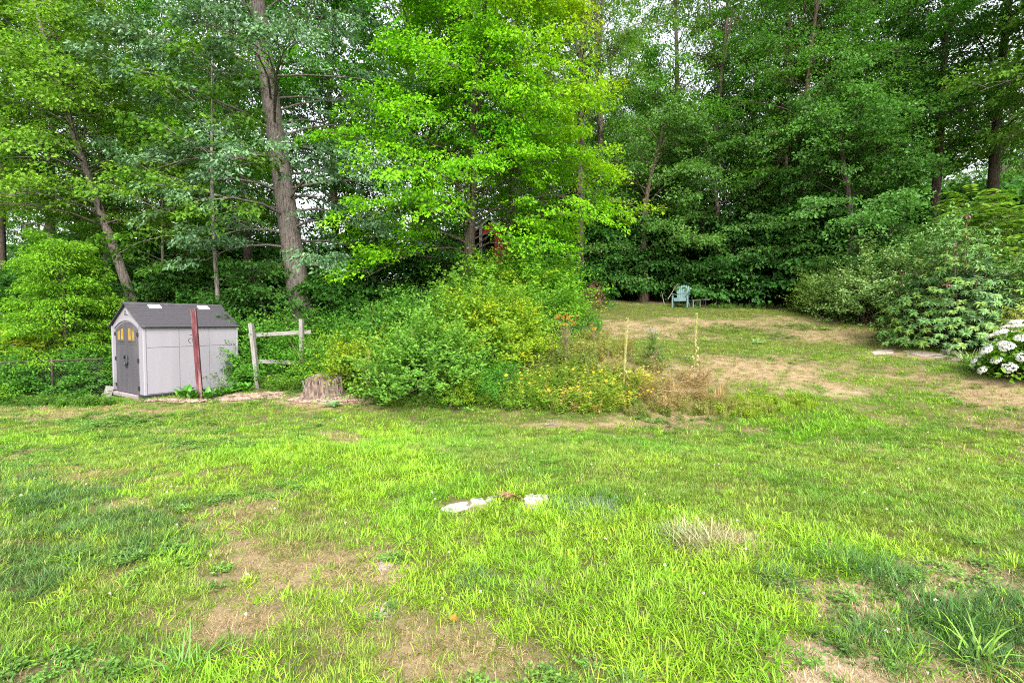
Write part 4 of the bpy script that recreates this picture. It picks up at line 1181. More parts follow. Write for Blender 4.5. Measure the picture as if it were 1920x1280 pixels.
def leafy_plant(name, pos, leaf_meshes, n, seed, label, cat='plant', group=None, sc=1.0, tint=(1, 1, 1), rings=2, tilt=(0.0, 0.5)):
    rng = np.random.default_rng(seed)
    e = obj(name, None, loc=pos, label=label, cat=cat, group=group)
    for k in range(n):
        f = k / n
        o = obj('leaf', leaf_meshes[k % len(leaf_meshes)], e, loc=(rng.normal(0, .02), rng.normal(0, .02), 0.0), rot=(rng.normal(0, 0.2), -(tilt[0] + tilt[1] * f) + rng.normal(0, .1), k * 2.4 + rng.normal(0, .2)),
                sc=sc * rng.uniform(0.75, 1.15), tint=tuple(np.array(tint) * rng.uniform(0.85, 1.15)))
    return e
dock = [leaf_strip(0.36, 0.13, (.05, .17, .012), 0.9, 1.0, wave=0.06).mesh('leaf', M_GLOSS, smooth=True), leaf_strip(0.30, 0.11, (.08, .22, .016), 1.2, 0.9, wave=0.08).mesh('leaf', M_GLOSS, smooth=True)]
DOCK = [(345, 12.4, 'leftmost broad-leaved dock plant along the shed side'), (362, 12.2, 'broad-leaved dock plant just left of the red post foot'), (392, 12.3, 'broad-leaved dock plant just right of the red post foot'),
        (410, 12.5, 'second broad-leaved dock plant right of the red post'), (428, 12.7, 'broad-leaved dock plant near the right end of the shed side'), (446, 13.0, 'broad-leaved dock plant at the shed corner nearest the rail fence'),
        (336, 12.55, 'small broad-leaved dock plant close to the bottom of the shed side'), (462, 12.9, 'broad-leaved dock plant at the foot of the left fence post')]
for k, (px_, d_, lab) in enumerate(DOCK):
    leafy_plant('dock_plant', gpos(px_, d_), dock, 15, 40 + k, lab, group='dock plants along the shed', sc=1.0 if k != 6 else 0.6)
mul_leaf = [leaf_strip(0.30, 0.115, (.27, .40, .26), 0.5, 0.4, fold=0.12).mesh('leaf', M_LEAF, smooth=True)]
leafy_plant('mullein_rosette', gpos(624, 11.1), mul_leaf, 11, 60, 'pale silvery-green mullein rosette in front of the stump', tilt=(0.0, 0.6), sc=1.15)
leafy_plant('mullein_rosette', ghit(1418, 645), mul_leaf, 9, 61, 'small pale mullein rosette on the hill right of the mullein stalks', tilt=(0.0, 0.6), sc=0.8)
pale = shrub(301, 0.22, 0.42, nsh=36, per=16, ls=0.05, colA=(.12, .2, .12), colB=(.2, .3, .2), shoot=0.3)
put_shrub('pale_weed', pale, gpos(418, 12.75), label='pale blue-green weed against the right half of the shed side', cat='weed')

# mullein flower stalks
def mullein(seed, H, lean):
    rng = np.random.default_rng(seed)
    sb, lb = MB(), MB()
    q = np.linspace(0, 1, 30)
    wob = np.cumsum(rng.normal(0, 0.004, 30))
    pts = np.stack([lean * q + wob, wob[::-1] * 0.5, H * q], 1)
    rad = np.where(q < 0.42, 0.012, 0.021) * (1.05 - 0.45 * q) * (1 + rng.normal(0, 0.18, 30))
    sb.tube(pts, rad, 7, c=(.40, .38, .15))
    n = 420
    f = 0.40 + 0.6 * rng.random(n)
    az = rng.random(n) * 6.28
    o_ = np.stack([np.cos(az), np.sin(az), rng.uniform(0, 1, n)], 1)
    P = np.stack([np.interp(f, q, pts[:, a]) for a in range(3)], 1) + o_ * 0.009
    sb.leaves(P, o_, nrm(rng.normal(0, 1, (n, 3))), 0.026, 0.02, np.array((.42, .39, .19)) * rng.uniform(.7, 1.25, (n, 1)), 0.2)
    n = 15
    f = np.sort(rng.uniform(0.0, 0.36, n))
    for k in range(n):       # withered hanging leaves
        az = rng.random() * 6.28
        m = leaf_strip(rng.uniform(.12, .22), 0.045, np.array((.42, .36, .17)) * rng.uniform(.7, 1.1), 2.6, 0.7, 0.3)
        V_, F_ = m.V[0], m.F[0]
        c, s = math.cos(az), math.sin(az)
        V2 = np.stack([V_[:, 0] * c - V_[:, 1] * s, V_[:, 0] * s + V_[:, 1] * c, V_[:, 2]], 1) + np.array([np.interp(f[k], q, pts[:, a]) for a in range(3)])
        lb.add(V2, F_, m.C[0])
    return sb.mesh('flower_spike', M_LEAF), lb.mesh('withered_leaves', M_LEAF)
MUL = [(1169, 738, 9.9, 1.63, 0.05, 'tall pale dried mullein stalk in the weeds, left of the white-flowered weed'), (1302, 712, 11.0, 1.22, 0.03, 'pale dried mullein stalk standing alone on the bank below the chair'),
       (690, 690, 12.0, 0.95, -0.03, 'shorter dried mullein stalk of the pair right of the stump'), (697, 690, 11.9, 1.15, -0.05, 'taller dried mullein stalk of the pair right of the stump')]
for k, (px_, py_, d_, h_, ln, lab) in enumerate(MUL):
    s_, l_ = mullein(70 + k, h_, ln)
    e = obj('mullein_stalk', None, loc=gpos(px_, d_), label=lab, cat='plant')
    obj('flower_spike', s_, e)
    o = obj('withered_leaf', l_, e)
    o['kind'] = 'stuff'

# ------------------------------------------------------------------ wood chips beside the shed and round the stump
rng = np.random.default_rng(15)
chip_src = []
for k in range(3):
    mb = MB()
    for q in range(9):
        a, l, w = rng.random() * 6.28, rng.uniform(0.02, 0.055), rng.uniform(0.008, 0.02)
        x, y = rng.normal(0, 0.05, 2)
        c, s = math.cos(a), math.sin(a)
        zz = rng.uniform(0, 0.025)
        cc = np.array((.36, .24, .2)) * rng.uniform(0.5, 1.4)
        V_ = np.array([(-l, -w, 0), (l, -w * .6, rng.uniform(-.01, .02)), (l, w * .7, .012), (-l, w, .008), (0, 0, .018)])
        V_ = np.stack([V_[:, 0] * c - V_[:, 1] * s + x, V_[:, 0] * s + V_[:, 1] * c + y, V_[:, 2] + zz], 1)
        mb.add(V_, [(0, 1, 4), (1, 2, 4), (2, 3, 4), (3, 0, 4)], cc)
    chip_src.append(mb.mesh('chips', M_GRASS))
CP = []
for (cx, cy, rx, ry, m_) in ((438, 745, 46, 7, 240), (330, 752, 60, 3, 90), (600, 750, 60, 6, 150), (680, 750, 40, 5, 50), (500, 742, 30, 6, 60)):
    for k in range(m_):
        a, r = rng.random() * 6.28, math.sqrt(rng.random())
        CP.append((cx + rx * r * math.cos(a), cy + ry * r * math.sin(a)))
CP = ghits(*np.array(CP).T)
k = len(CP)
scatter('wood_chips', CP, np.stack([np.zeros(k), np.zeros(k), rng.random(k) * 6.28], 1), rng.uniform(.7, 1.2, k), np.ones((k, 3)) * rng.uniform(.8, 1.2, (k, 1)), (rng.random(k) * 3).astype(int), chip_src, 'reddish wood chips strewn beside the shed and round the stump', 'wood chips')

# ------------------------------------------------------------------ the overgrown mound
YG = dict(colA=(.085, .19, .012), colB=(.21, .33, .022))
shA = shrub(101, 1.15, 1.55, nsh=430, per=40, ls=0.085, yel=0.12, **YG)
shB = shrub(102, 1.2, 1.6, nsh=430, per=38, ls=0.082, colA=(.055, .16, .018), colB=(.14, .28, .035), shoot=0.8)
shC = shrub(103, 1.0, 1.15, nsh=360, per=36, ls=0.075, colA=(.10, .19, .012), colB=(.23, .32, .02), yel=0.3, shoot=0.6)
shD = shrub(104, 1.1, 1.5, nsh=380, per=36, ls=0.095, colA=(.04, .13, .016), colB=(.095, .21, .026), shoot=0.6, aspect=0.65)
shE = shrub(105, 0.8, 0.9, nsh=300, per=30, ls=0.07, colA=(.05, .17, .014), colB=(.10, .26, .02), shoot=0.5, arch=0.3, aspect=0.35)
MOUND = [
    (shB, 812, 11.6, 1.0, (1.2, 1.15, 1.2), 'blue-green honeysuckle shrub at the front of the overgrown mound above the twigs'),
    (shA, 905, 12.9, 1.05, (1, 1, 1), 'yellow-green shrub in the middle of the overgrown mound'),
    (shA, 958, 12.6, 0.78, (1.25, 1.1, 0.9), 'yellowest shrub at the right shoulder of the overgrown mound'),
    (shB, 870, 14.8, 1.15, (1, 1, 1), 'tall rounded shrub at the top of the overgrown mound below the playhouse'),
    (shA, 1012, 16.3, 1.2, (0.75, 0.98, 0.9), 'bright green shrub at the right top of the mound beside the hill lawn'),
    (shB, 1048, 17.6, 0.6, (1, 1.05, 1), 'green shrub at the edge of the hill lawn beside the dead brown bush'),
    (shD, 760, 13.6, 1.1, (1, 1.05, 1), 'darker shrub on the left flank of the overgrown mound'),
    (shC, 700, 12.9, 0.95, (1, 1, 1), 'yellow-tinged shrub behind the pair of mullein stalks'),
    (shC, 655, 13.9, 0.95, (0.85, 1, 1), 'yellow-green shrub behind the stump'),
    (shE, 612, 13.8, 1.15, (1, 1, 1), 'feathery green weeds right of the rail fence'),
    (shE, 525, 14.4, 1.25, (0.95, 1, 1), 'feathery green weeds behind the two fence rails'),
    (shD, 560, 15.3, 1.05, (1.1, 1.15, 1), 'green shrub around the foot of the oak'),
    (shD, 470, 14.6, 1.0, (1.1, 1.2, 1), 'green shrub between the shed and the left fence post'),
    (shE, 930, 11.0, 0.75, (0.95, 1.0, 1.1), 'blue-green ferny shrub at the front right of the mound'),
    (shB, 760, 11.9, 0.55, (1, 1, 1), 'low shrub at the left foot of the mound'),
    (shC, 868, 11.0, 0.5, (0.9, 1, 1), 'small yellow-green shrub right of the bare twigs'),
    (shD, 985, 18.4, 1.45, (0.8, 0.9, 1.0), 'dark vine-covered shrub hiding the right half of the red playhouse'),
    (shD, 690, 16.2, 1.15, (0.85, 1, 1), 'shaded shrub between the oak and the mound'),
    (shB, 730, 15.6, 1.0, (0.9, 1, 1), 'mid green shrub at the back left of the mound'),
    (shA, 930, 16.8, 1.25, (.85, 1, 1), 'loose green shrub climbing toward the playhouse door'),
    (shB, 1000, 14.6, .85, (1.1, 1.1, .9), 'light green shrub in the saddle between the yellowest and bright green shrubs'),
    (shC, 845, 13.2, .9, (1, 1.05, 1), 'yellow-green shrub filling the middle of the mound behind the honeysuckle'),
    (shE, 838, 10.95, 0.42, (1, 1, 1), 'low leafy weeds among the bare twigs'),
]
for k, (kind, px_, d_, sc, tint, lab) in enumerate(MOUND):
    put_shrub('wild_shrub', kind, gpos(px_, d_) - (0, 0, 0.05), k * 2.1, sc * 1.16, tint, lab, 'shrubs of the overgrown mound')
# bare twigs at the foot of the mound
M_TWIG = simple('bare_twig', (0.27, 0.2, 0.15), 0.85, 0.2, 0.3, 25)
def branch(name, p0, p1, r, label, seed, mat=M_TWIG, group=None, side=3, sag=0.04, cat='branch'):
    rng = np.random.default_rng(seed)
    p0, p1 = np.array(p0), np.array(p1)
    q = np.linspace(0, 1, 8)[:, None]
    pts = (p1 - p0) * q + np.cumsum(rng.normal(0, sag * 0.3, (8, 3)), 0) * q
    mb = MB().tube(pts, r * (1 - 0.7 * q[:, 0]), 6)
    for k in range(side):
        f = rng.integers(2, 6)
        d = (p1 - p0) * rng.uniform(.15, .35) + rng.normal(0, np.linalg.norm(p1 - p0) * 0.13, 3)
        mb.tube([pts[f], pts[f] + d * 0.5 + rng.normal(0, .01, 3), pts[f] + d], [r * 0.45, r * 0.3, r * 0.12], 4)
    return obj(name, mb.mesh(name, mat), loc=p0, label=label, cat=cat, group=group)
TW = [((800, 752, 10.9), (842, 700, 11.0), 0.016, 'thickest bare stick leaning up into the mound'), ((818, 756, 10.75), (850, 722, 10.9), 0.011, 'thin forked stick lying right of the thickest bare stick'),
      ((790, 748, 10.95), (836, 722, 11.0), 0.010, 'low bare stick at the left of the twig heap'), ((843, 757, 10.7), (854, 722, 10.8), 0.010, 'upright bare stick at the right of the twig heap'),
      ((806, 757, 10.8), (838, 712, 10.85), 0.008, 'thin bare stick in the middle of the twig heap')]
for k, (a, b, r, lab) in enumerate(TW):
    branch('bare_stick', unp(*a) * (1, 1, 0) + (0, 0, gz(*unp(*a)[:2])), unp(*b), r, lab, 80 + k, group='bare sticks at the foot of the mound')

# ------------------------------------------------------------------ bed of weeds and wild flowers on the bank
rng = np.random.default_rng(23)
def weed(seed, H, n, per, ls, asp, col=(1, 1, 1), lean=0.3, heads=None):
    rng = np.random.default_rng(seed)
    mb = MB()
    for k in range(n):
        az, ln = rng.random() * 6.28, abs(rng.normal(lean, 0.15))
        h = H * rng.uniform(0.6, 1.15)
        b = np.array((rng.normal(0, .06), rng.normal(0, .06), -0.02))
        d = np.array((math.cos(az) * math.sin(ln), math.sin(az) * math.sin(ln), math.cos(ln)))
        mb.tube([b, b + d * h * .5, b + d * h + np.array((math.cos(az), math.sin(az), 0)) * h * 0.1], [.004, .003, .0015], 3, c=np.array((.8, .75, .7)) * col, cap=False)
        f = rng.uniform(0.1, 1.0, per)
        a2 = rng.random(per) * 6.28
        fw = np.stack([np.cos(a2), np.sin(a2), rng.uniform(0, .8, per)], 1)
        mb.leaves(b + d * h * f[:, None], fw, np.array((0, 0, 1.)) + rng.normal(0, .4, (per, 3)), ls * rng.uniform(.6, 1.2, per), ls * asp * rng.uniform(.7, 1.2, per), np.array(col) * rng.uniform(.7, 1.3, (per, 1)), .2, .2)
    return mb.mesh('weed', M_GRASS)
weeds = [weed(1, .40, 6, 22, .075, .3), weed(2, .30, 8, 18, .06, .45), weed(3, .52, 5, 26, .085, .22), weed(4, .22, 9, 16, .06, .6),
         blades(np.random.default_rng(5), 70, (.18, .42), .006, .10, .25, .7, 3, .2).mesh('tall_grass', M_GRASS), blades(np.random.default_rng(6), 60, (.15, .34), .004, .10, .5, .8, 3, .25).mesh('dry_tall_grass', M_GRASS)]
WP, WI, WC, WS = [], [], [], []
def bed(poly_fn, n, ti, ca, cb, s=(.7, 1.2)):
    k = 0
    while k < n:
        px_, py_ = poly_fn()
        t = rng.random()
        WP.append((px_, py_))
        WI.append(rng.choice(ti))
        WC.append((np.array(ca) * (1 - t) + np.array(cb) * t) * rng.uniform(.85, 1.15))
        WS.append(rng.uniform(*s))
        k += 1
ell = lambda cx, cy, rx, ry: (lambda: (lambda a, r: (cx + rx * r * math.cos(a), cy + ry * r * math.sin(a)))(rng.random() * 6.28, math.sqrt(rng.random())))
bed(ell(960, 745, 90, 28), 150, [0, 1, 3, 2], (.07, .18, .015), (.16, .27, .02))
bed(ell(1080, 742, 120, 34), 260, [0, 1, 2, 3], (.10, .20, .015), (.24, .31, .025))
bed(ell(1110, 750, 90, 24), 60, [5, 1], (.34, .27, .08), (.42, .32, .1))
bed(ell(1040, 690, 70, 35), 110, [0, 2, 5], (.09, .17, .02), (.22, .22, .05))
bed(ell(1265, 745, 120, 30), 85, [5, 4, 2], (.27, .19, .08), (.34, .24, .11), (.6, 1.1))
bed(ell(1110, 660, 70, 30), 90, [5, 2, 0], (.26, .21, .06), (.2, .24, .04), (.6, 1.1))
bed(ell(1340, 768, 110, 20), 60, [5, 1, 4], (.25, .2, .07), (.2, .26, .03), (.4, .8))
bed(ell(1090, 740, 140, 36), 80, [2, 5, 1], (.3, .3, .03), (.4, .34, .06), (.7, 1.2))
bed(ell(1230, 770, 130, 14), 70, [4, 1], (.10, .17, .02), (.2, .2, .05), (.4, .7))
bed(ell(1180, 700, 60, 22), 50, [5, 0], (.28, .22, .09), (.15, .22, .03), (.5, .9))
bed(ell(1440, 765, 110, 22), 60, [3, 1, 4], (.16, .26, .015), (.24, .32, .02), (.4, .65))
bed(ell(720, 735, 60, 22), 110, [0, 1, 3], (.07, .17, .015), (.16, .25, .02))
bed(ell(640, 715, 90, 22), 120, [0, 2, 3], (.06, .17, .015), (.13, .24, .02))
bed(ell(545, 718, 60, 18), 110, [1, 3, 0], (.06, .16, .015), (.12, .22, .02))
bed(ell(790, 758, 90, 8), 90, [3, 1], (.08, .17, .015), (.15, .23, .03), (.4, .7))
bed(ell(1090, 610, 40, 30), 60, [4, 0, 2], (.07, .18, .03), (.14, .25, .05))
bed(ell(100, 758, 120, 7), 130, [3, 1, 0], (.05, .14, .015), (.10, .2, .02), (.5, .9))
bed(ell(1490, 577, 170, 4), 100, [3, 1, 4], (.06, .15, .02), (.11, .2, .03), (.5, .9))
WP, WC = ghits(*np.array(WP).T), np.array(WC)
k = len(WP)
scatter('meadow_weeds', WP, np.stack([rng.normal(0, .12, k), rng.normal(0, .12, k), rng.random(k) * 6.28], 1), WS, WC, WI, weeds, 'mixed green, yellowing and dry weeds on the bank and along the edges', 'weeds')

M_STEMG = simple('green_stem', (0.09, 0.14, 0.03), 0.7, 0.3, 0.3, 30)
def daisy(mb, c, r, col, rng, cen=(0.12, 0.05, 0.01)):
    n = 9
    a = np.arange(n) * 2 * PI / n + rng.random()
    tilt = np.array((rng.normal(0, .35), -0.45 + rng.normal(0, .3), 1.0))
    tilt /= np.linalg.norm(tilt)
    e1 = nrm(np.cross(tilt, (1, 0, 0.2)))
    e2 = np.cross(tilt, e1)
    fw = np.cos(a)[:, None] * e1 + np.sin(a)[:, None] * e2
    mb.leaves(c + fw * r * 0.15, fw, np.repeat(tilt[None], n, 0), r, r * 0.55, np.array(col) * rng.uniform(.85, 1.15, (n, 1)), .08)
    mb.tube([c - tilt * .003, c + tilt * r * .35], [r * .32, r * .18], 6, c=cen)
def flower_plant(seed, H, nf, r, col, wid=0.16):
    rng = np.random.default_rng(seed)
    sb, fb_ = MB(), MB()
    for k in range(nf):
        top = np.array((rng.normal(0, wid), rng.normal(0, wid), H * rng.uniform(.7, 1.1)))
        sb.tube([(top[0] * .2, top[1] * .2, -.03), top * (.6, .6, .55), top], [.004, .003, .002], 4, c=(1, 1, 1), cap=False)
        daisy(fb_, top, r * rng.uniform(.8, 1.2), col, rng)
    n = 34
    f = rng.random(n)
    az = rng.random(n) * 6.28
    lb_ = MB()
    P = np.stack([rng.normal(0, wid * .6, n), rng.normal(0, wid * .6, n), H * .75 * f], 1)
    lb_.leaves(P, np.stack([np.cos(az), np.sin(az), rng.uniform(-.1, .6, n)], 1), np.array((0, 0, 1.)) + rng.normal(0, .4, (n, 3)), .09, .028, np.array((.10, .21, .02)) * rng.uniform(.7, 1.3, (n, 1)))
    return sb.mesh('stems', M_STEMG), lb_.mesh('leaves', M_LEAF), fb_.mesh('flowers', M_PETAL)
FLW = [flower_plant(5, .50, 3, .032, (.66, .37, .012), .2), flower_plant(6, .42, 2, .038, (.70, .33, .01), .2), flower_plant(7, .60, 4, .027, (.64, .42, .02), .2)]
spots = [(1220, 757), (1200, 770), (1205, 742), (1150, 752), (1120, 772), (1095, 730), (1085, 760), (1050, 775), (1030, 735), (1008, 745), (995, 770), (975, 752), (950, 740), (1075, 708), (1236, 748), (738, 742), (1010, 706), (1130, 735)]
for k, (px_, py_) in enumerate(spots):
    m_ = FLW[k % 3]
    e = obj('yellow_wildflower', None, loc=ghit(px_, py_ + 6), rot=(0, 0, 0.3 * math.sin(k * 2.0)), sc=0.75 + 0.12 * (k % 4), label='yellow daisy-like wildflower plant in the weedy bank at the foot of the mound', cat='flower', group='yellow wildflowers on the weedy bank')
    for nm, me_ in zip(('stem', 'foliage', 'blossom'), m_):
        obj(nm, me_, e)
# tall orange-headed weed and its dry neighbours
def umbel_plant(seed, H, n, col, spread, hr=0.05, leaf=True):
    rng = np.random.default_rng(seed)
    sb, parts = MB(), []
    sb.tube([(0, 0, -.05), (.02, 0, H * .55)], [.009, .007], 5)
    for k in range(n):
        az = k * 2.4
        r = spread * math.sqrt((k + .5) / n)
        top = np.array((r * math.cos(az), r * math.sin(az) * .7, H * rng.uniform(.86, 1.0) - r * .25))
        f0 = np.array((.02 * .8, 0, H * rng.uniform(.42, .55)))
        sb.tube([f0, (f0 + top) / 2 + (0, 0, .02), top], [.005, .004, .002], 4, cap=False)
        fb_ = MB()
        m = 46
        a, rr = rng.random(m) * 6.28, hr * np.sqrt(rng.random(m))
        P = np.stack([rr * np.cos(a), rr * np.sin(a), rng.uniform(-.012, .015, m)], 1)
        fb_.leaves(P, nrm(rng.normal(0, 1, (m, 3)) + (0, 0, .5)), nrm(rng.normal(0, 1, (m, 3))), .022, .018, np.array(col) * rng.uniform(.6, 1.25, (m, 1)), .2)
        parts.append((fb_.mesh('flower_head', M_PETAL), top))
    if leaf:
        m = 40
        f, a = rng.random(m), rng.random(m) * 6.28
        sb2 = MB()
        sb2.leaves(np.stack([0 * f, 0 * f, H * .6 * f], 1), np.stack([np.cos(a), np.sin(a), .3 + 0 * a], 1), np.array((0, 0, 1.)) + rng.normal(0, .3, (m, 3)), .11, .025, np.array((.10, .18, .03)) * rng.uniform(.7, 1.2, (m, 1)))
        parts.append((sb2.mesh('foliage', M_LEAF), np.zeros(3)))
    return sb.mesh('stems', M_STEM), parts
def put_umbel(name, m_, pos, label, cat='weed'):
    e = obj(name, None, loc=pos, label=label, cat=cat)
    obj('stem', m_[0], e)
    for me_, p in m_[1]:
        obj('flower_head' if me_.name.startswith('flower') else 'foliage', me_, e, loc=p)
put_umbel('tansy_plant', umbel_plant(90, 1.55, 18, (.40, .20, .02), .30, .035), gpos(1060, 10.9), 'tall branching tansy with rusty orange flower heads at the right of the mound')
put_umbel('tansy_plant', umbel_plant(91, 1.0, 4, (.45, .24, .015), .08, .035), gpos(1112, 11.4), 'small tansy with one orange cluster right of the tall tansy')
put_umbel('fleabane_plant', umbel_plant(92, 0.85, 18, (.36, .37, .3), .16, 0.009), gpos(1222, 11.2), 'leafy weed with tiny white flowers between the two mullein stalks')
put_shrub('leafy_weed', shrub(302, 0.25, 0.62, nsh=44, per=16, ls=0.05, colA=(.08, .19, .02), colB=(.14, .26, .03), shoot=0.3), gpos(1226, 11.3), label='bushy green leaves at the foot of the white-flowered weed', cat='weed')
for k, (a, b, lab) in enumerate((((1112, 735, 10.2), (1092, 640, 10.3), 'dark dry stalk leaning left of the tall mullein'), ((1150, 730, 10.4), (1140, 625, 10.6), 'thin grey dry stalk just left of the tall mullein'),
                                 ((1180, 730, 10.3), (1187, 655, 10.4), 'short dry stalk right behind the tall mullein'), ((1270, 718, 10.4), (1246, 690, 10.6), 'pale stick lying on the bank left of the lone mullein'))):
    branch('dry_stalk', unp(*a) * (1, 1, 0) + (0, 0, gz(*unp(*a)[:2])), unp(*b) if k != 3 else unp(*b) * (1, 1, 0) + (0, 0, gz(*unp(*b)[:2]) + .06), 0.009 if k != 3 else .014, lab, 95 + k, M_STEM if k != 3 else M_GWOOD, cat='stalk')
# dead brown bush beside the hill lawn
put_shrub('dead_bush', shrub(303, 0.42, 1.0, nsh=90, per=22, ls=0.075, colA=(.16, .075, .05), colB=(.30, .15, .11), shoot=0.4, aspect=.5, arch=.9), gpos(1108, 19.6), label='small dead bush with hanging reddish-brown leaves at the wood edge', cat='bush')

# ------------------------------------------------------------------ red playhouse in the trees
M_RBOARD = simple('dark_red_boards', (0.17, 0.014, 0.018), 0.75, 0.3, 0.3, 6.0, 0.3, 30.0, (4, 4, 0.5))
M_GSHING = simple('grey_roofing', (0.16, 0.155, 0.16), 0.85, 0.25, 0.3, 9.0, 0.4, 40.0)
M_DARKIN = simple('dark_interior', (0.02, 0.008, 0.008), 0.9, 0.1)
HD = 19.4
hb = gpos(930, HD)
ph = obj('red_playhouse', None, loc=hb, label='dark red wooden playhouse half hidden in leaves behind the mound', cat='playhouse')
X = lambda px_: (px_ - 960) / FPX * HD - hb[0]
Z = lambda py_: unp(930, py_, HD)[2] - hb[2]
xl, xa, xr = X(864), X(918), X(1036)
zl, za_, zr = Z(460), Z(414), Z(510)
nb = 19
wallr = obj('front_wall', MB().box((xl + .05, .10, -.2), (xr - .1, .16, 0.05)).mesh('front_wall', M_RBOARD, recalc=True), ph)
top = lambda x: np.interp(x, [xl, xa, xr], [zl, za_, zr]) - 0.06
dxl, dxr, dzt = X(888), X(928), Z(440)
for k in range(nb):
    x0, x1 = xl + (xr - xl) * k / nb + .004, xl + (xr - xl) * (k + 1) / nb - .004
    zb_ = -.2
    if x0 > dxl - .08 and x1 < dxr + .08:
        zb_ = dzt
    obj('board', MB().prism([(x0, zb_), (x1, zb_), (x1, top(x1)), (x0, top(x0))], -.012 + .006 * (k % 2), .02 + .006 * (k % 2), 'y').mesh('board', M_RBOARD, recalc=True), wallr)
boxpart('side_wall', (xl, .03, -.2), (xl + .04, 2.2, zl - .1), M_RBOARD, ph)
boxpart('side_wall', (xr - .5, .03, -.2), (xr - .46, 2.2, zr - .1), M_RBOARD, ph)
obj('back_wall', MB().prism([(xl + .05, -.2), (xr - .5, -.2), (xr - .5, top(xr - .5)), (xa, top(xa)), (xl + .05, top(xl + .05))], 2.2, 2.25, 'y').mesh('back_wall', M_RBOARD, recalc=True), ph)
for (x0, z0, x1, z1) in ((xl - .18, zl - .16, xa, za_), (xa, za_, xr + .12, zr - .1)):
    nx, nz2 = -(z1 - z0), (x1 - x0)
    l_ = math.hypot(nx, nz2)
    nx, nz2 = nx / l_ * .07, nz2 / l_ * .07
    obj('roof_slope', MB().prism([(x0, z0), (x1, z1), (x1 + nx, z1 + nz2), (x0 + nx, z0 + nz2)], -.25, 2.4, 'y').mesh('roof_slope', M_GSHING, recalc=True), ph)
boxpart('porch_post', (X(902) - .06, -.18, -.2), (X(902) + .06, -.06, Z(418)), M_GWOOD, ph, .006)
beam('porch_rail', (xl + .1, -.12, Z(478)), (X(902), -.12, Z(476)), .05, .06, M_GWOOD, ph)
boxpart('floor', (xl + .05, .05, -.25), (xr - .5, 2.2, -.19), M_DARKIN, ph)

# ------------------------------------------------------------------ garden chair and its neighbours
M_TEAL = simple('faded_teal_plastic', (0.085, 0.15, 0.145), 0.6, 0.35, 0.15, 6.0, dirt=((0.16, 0.21, 0.22), 2.5, 0.5))
pc = gpos(1278, 21.2)
ch = obj('adirondack_chair', None, loc=pc, rot=(0, 0, -0.55), label='faded teal slatted garden chair on the hill at the wood edge', cat='chair')
for k in range(7):     # fan back
    a = (k - 3) / 3
    h = 0.74 - 0.10 * a * a - 0.02 * abs(a)
    o = obj('back_slat', MB().prism([(-.028, 0), (.028, 0), (.040, h * .75), (.036, h - .015), (0, h), (-.036, h - .015), (-.040, h * .75)], -.01, .01, 'y').mesh('back_slat', M_TEAL, recalc=True), ch, loc=(a * .195, .22 - .02 * (1 - a * a), .30), rot=(-.34, a * .16, 0))
for k in range(5):
    y0 = -.34 + k * .115
    boxpart('seat_slat', (-.25, y0, .375 - k * .028), (.25, y0 + .10, .395 - k * .028), M_TEAL, ch, .006)
boxpart('front_apron', (-.25, -.365, .25), (.25, -.345, .385), M_TEAL, ch, .005)
for s in (-1, 1):
    boxpart('leg', (s * .31 - .022, -.38, -.03), (s * .31 + .022, -.27, .545), M_TEAL, ch, .006)
    beam('rear_leg', (s * .265, -.30, .36), (s * .265, .48, -.02), .03, .11, M_TEAL, ch)
    o = obj('armrest', MB().prism([(s * .31 - .065, -.43), (s * .31 + .065, -.43), (s * .31 + .055, -.1), (s * .31 + .03, .34), (s * .31 - .03, .34), (s * .31 - .055, -.1)], .548, .57, 'z').mesh('armrest', M_TEAL, recalc=True), ch)
beam('back_brace', (-.25, .30, .62), (.25, .30, .62), .03, .06, M_TEAL, ch)
pt = gpos(1323, 21.1)
tb_ = obj('round_table', None, loc=pt, label='small low grey round table right of the garden chair', cat='table')
a = np.linspace(0, 2 * PI, 20, endpoint=False)
obj('table_top', MB().prism([(.17 * math.cos(t), .17 * math.sin(t)) for t in a], .36, .39, 'z').mesh('table_top', M_GWOOD, recalc=True), tb_)
obj('leg', MB().tube([(0, 0, -.05), (0, 0, .36)], [.02, .025], 8).mesh('leg', M_BLACK), tb_)
pt = gpos(1305, 21.3)
tb_ = obj('plank_bench', None, loc=pt, label='short grey plank bench between the garden chair and the round table', cat='bench')
o = boxpart('seat_plank', (-.21, -.1, .30), (.21, .1, .335), M_GWOOD, tb_, .005)
for s in (-1, 1):
    boxpart('leg', (s * .15 - .02, -.08, -.05), (s * .15 + .02, .08, .30), M_GWOOD, tb_)
branch('dead_branch', gpos(1246, 21.9) + (0, 0, 0), unp(1241, 545, 21.9), .018, 'pale bare stick standing left of the garden chair', 120, M_GWOOD, side=0)
branch('dead_branch', gpos(1252, 22.2) + (0, 0, .25), unp(1271, 534, 22.3), .016, 'bare stick slanting up behind the garden chair', 121, M_TWIG, side=2)

# ------------------------------------------------------------------ right-hand border: viburnum, rhododendron, hydrangea and edging plants
vib = shrub(201, 1.75, 2.6, nsh=620, per=36, ls=0.105, colA=(.075, .16, .035), colB=(.19, .29, .075), shoot=0.75, aspect=.55, leafmat=M_GLOSS, lump=.3)
put_shrub('viburnum_shrub', vib, gpos(1640, 17.0), 0.4, 1.0, label='large pale green viburnum between the hill lawn and the rhododendron')
put_shrub('viburnum_shrub', vib, gpos(1548, 19.2), 2.4, 0.72, (1.05, 1.05, .7), label='smaller yellowish viburnum at the far end of the hill lawn')
put_shrub('viburnum_shrub', vib, gpos(1760, 16.2), 3.9, 1.25, (.8, .95, .9), label='tall shaded viburnum behind the rhododendron')
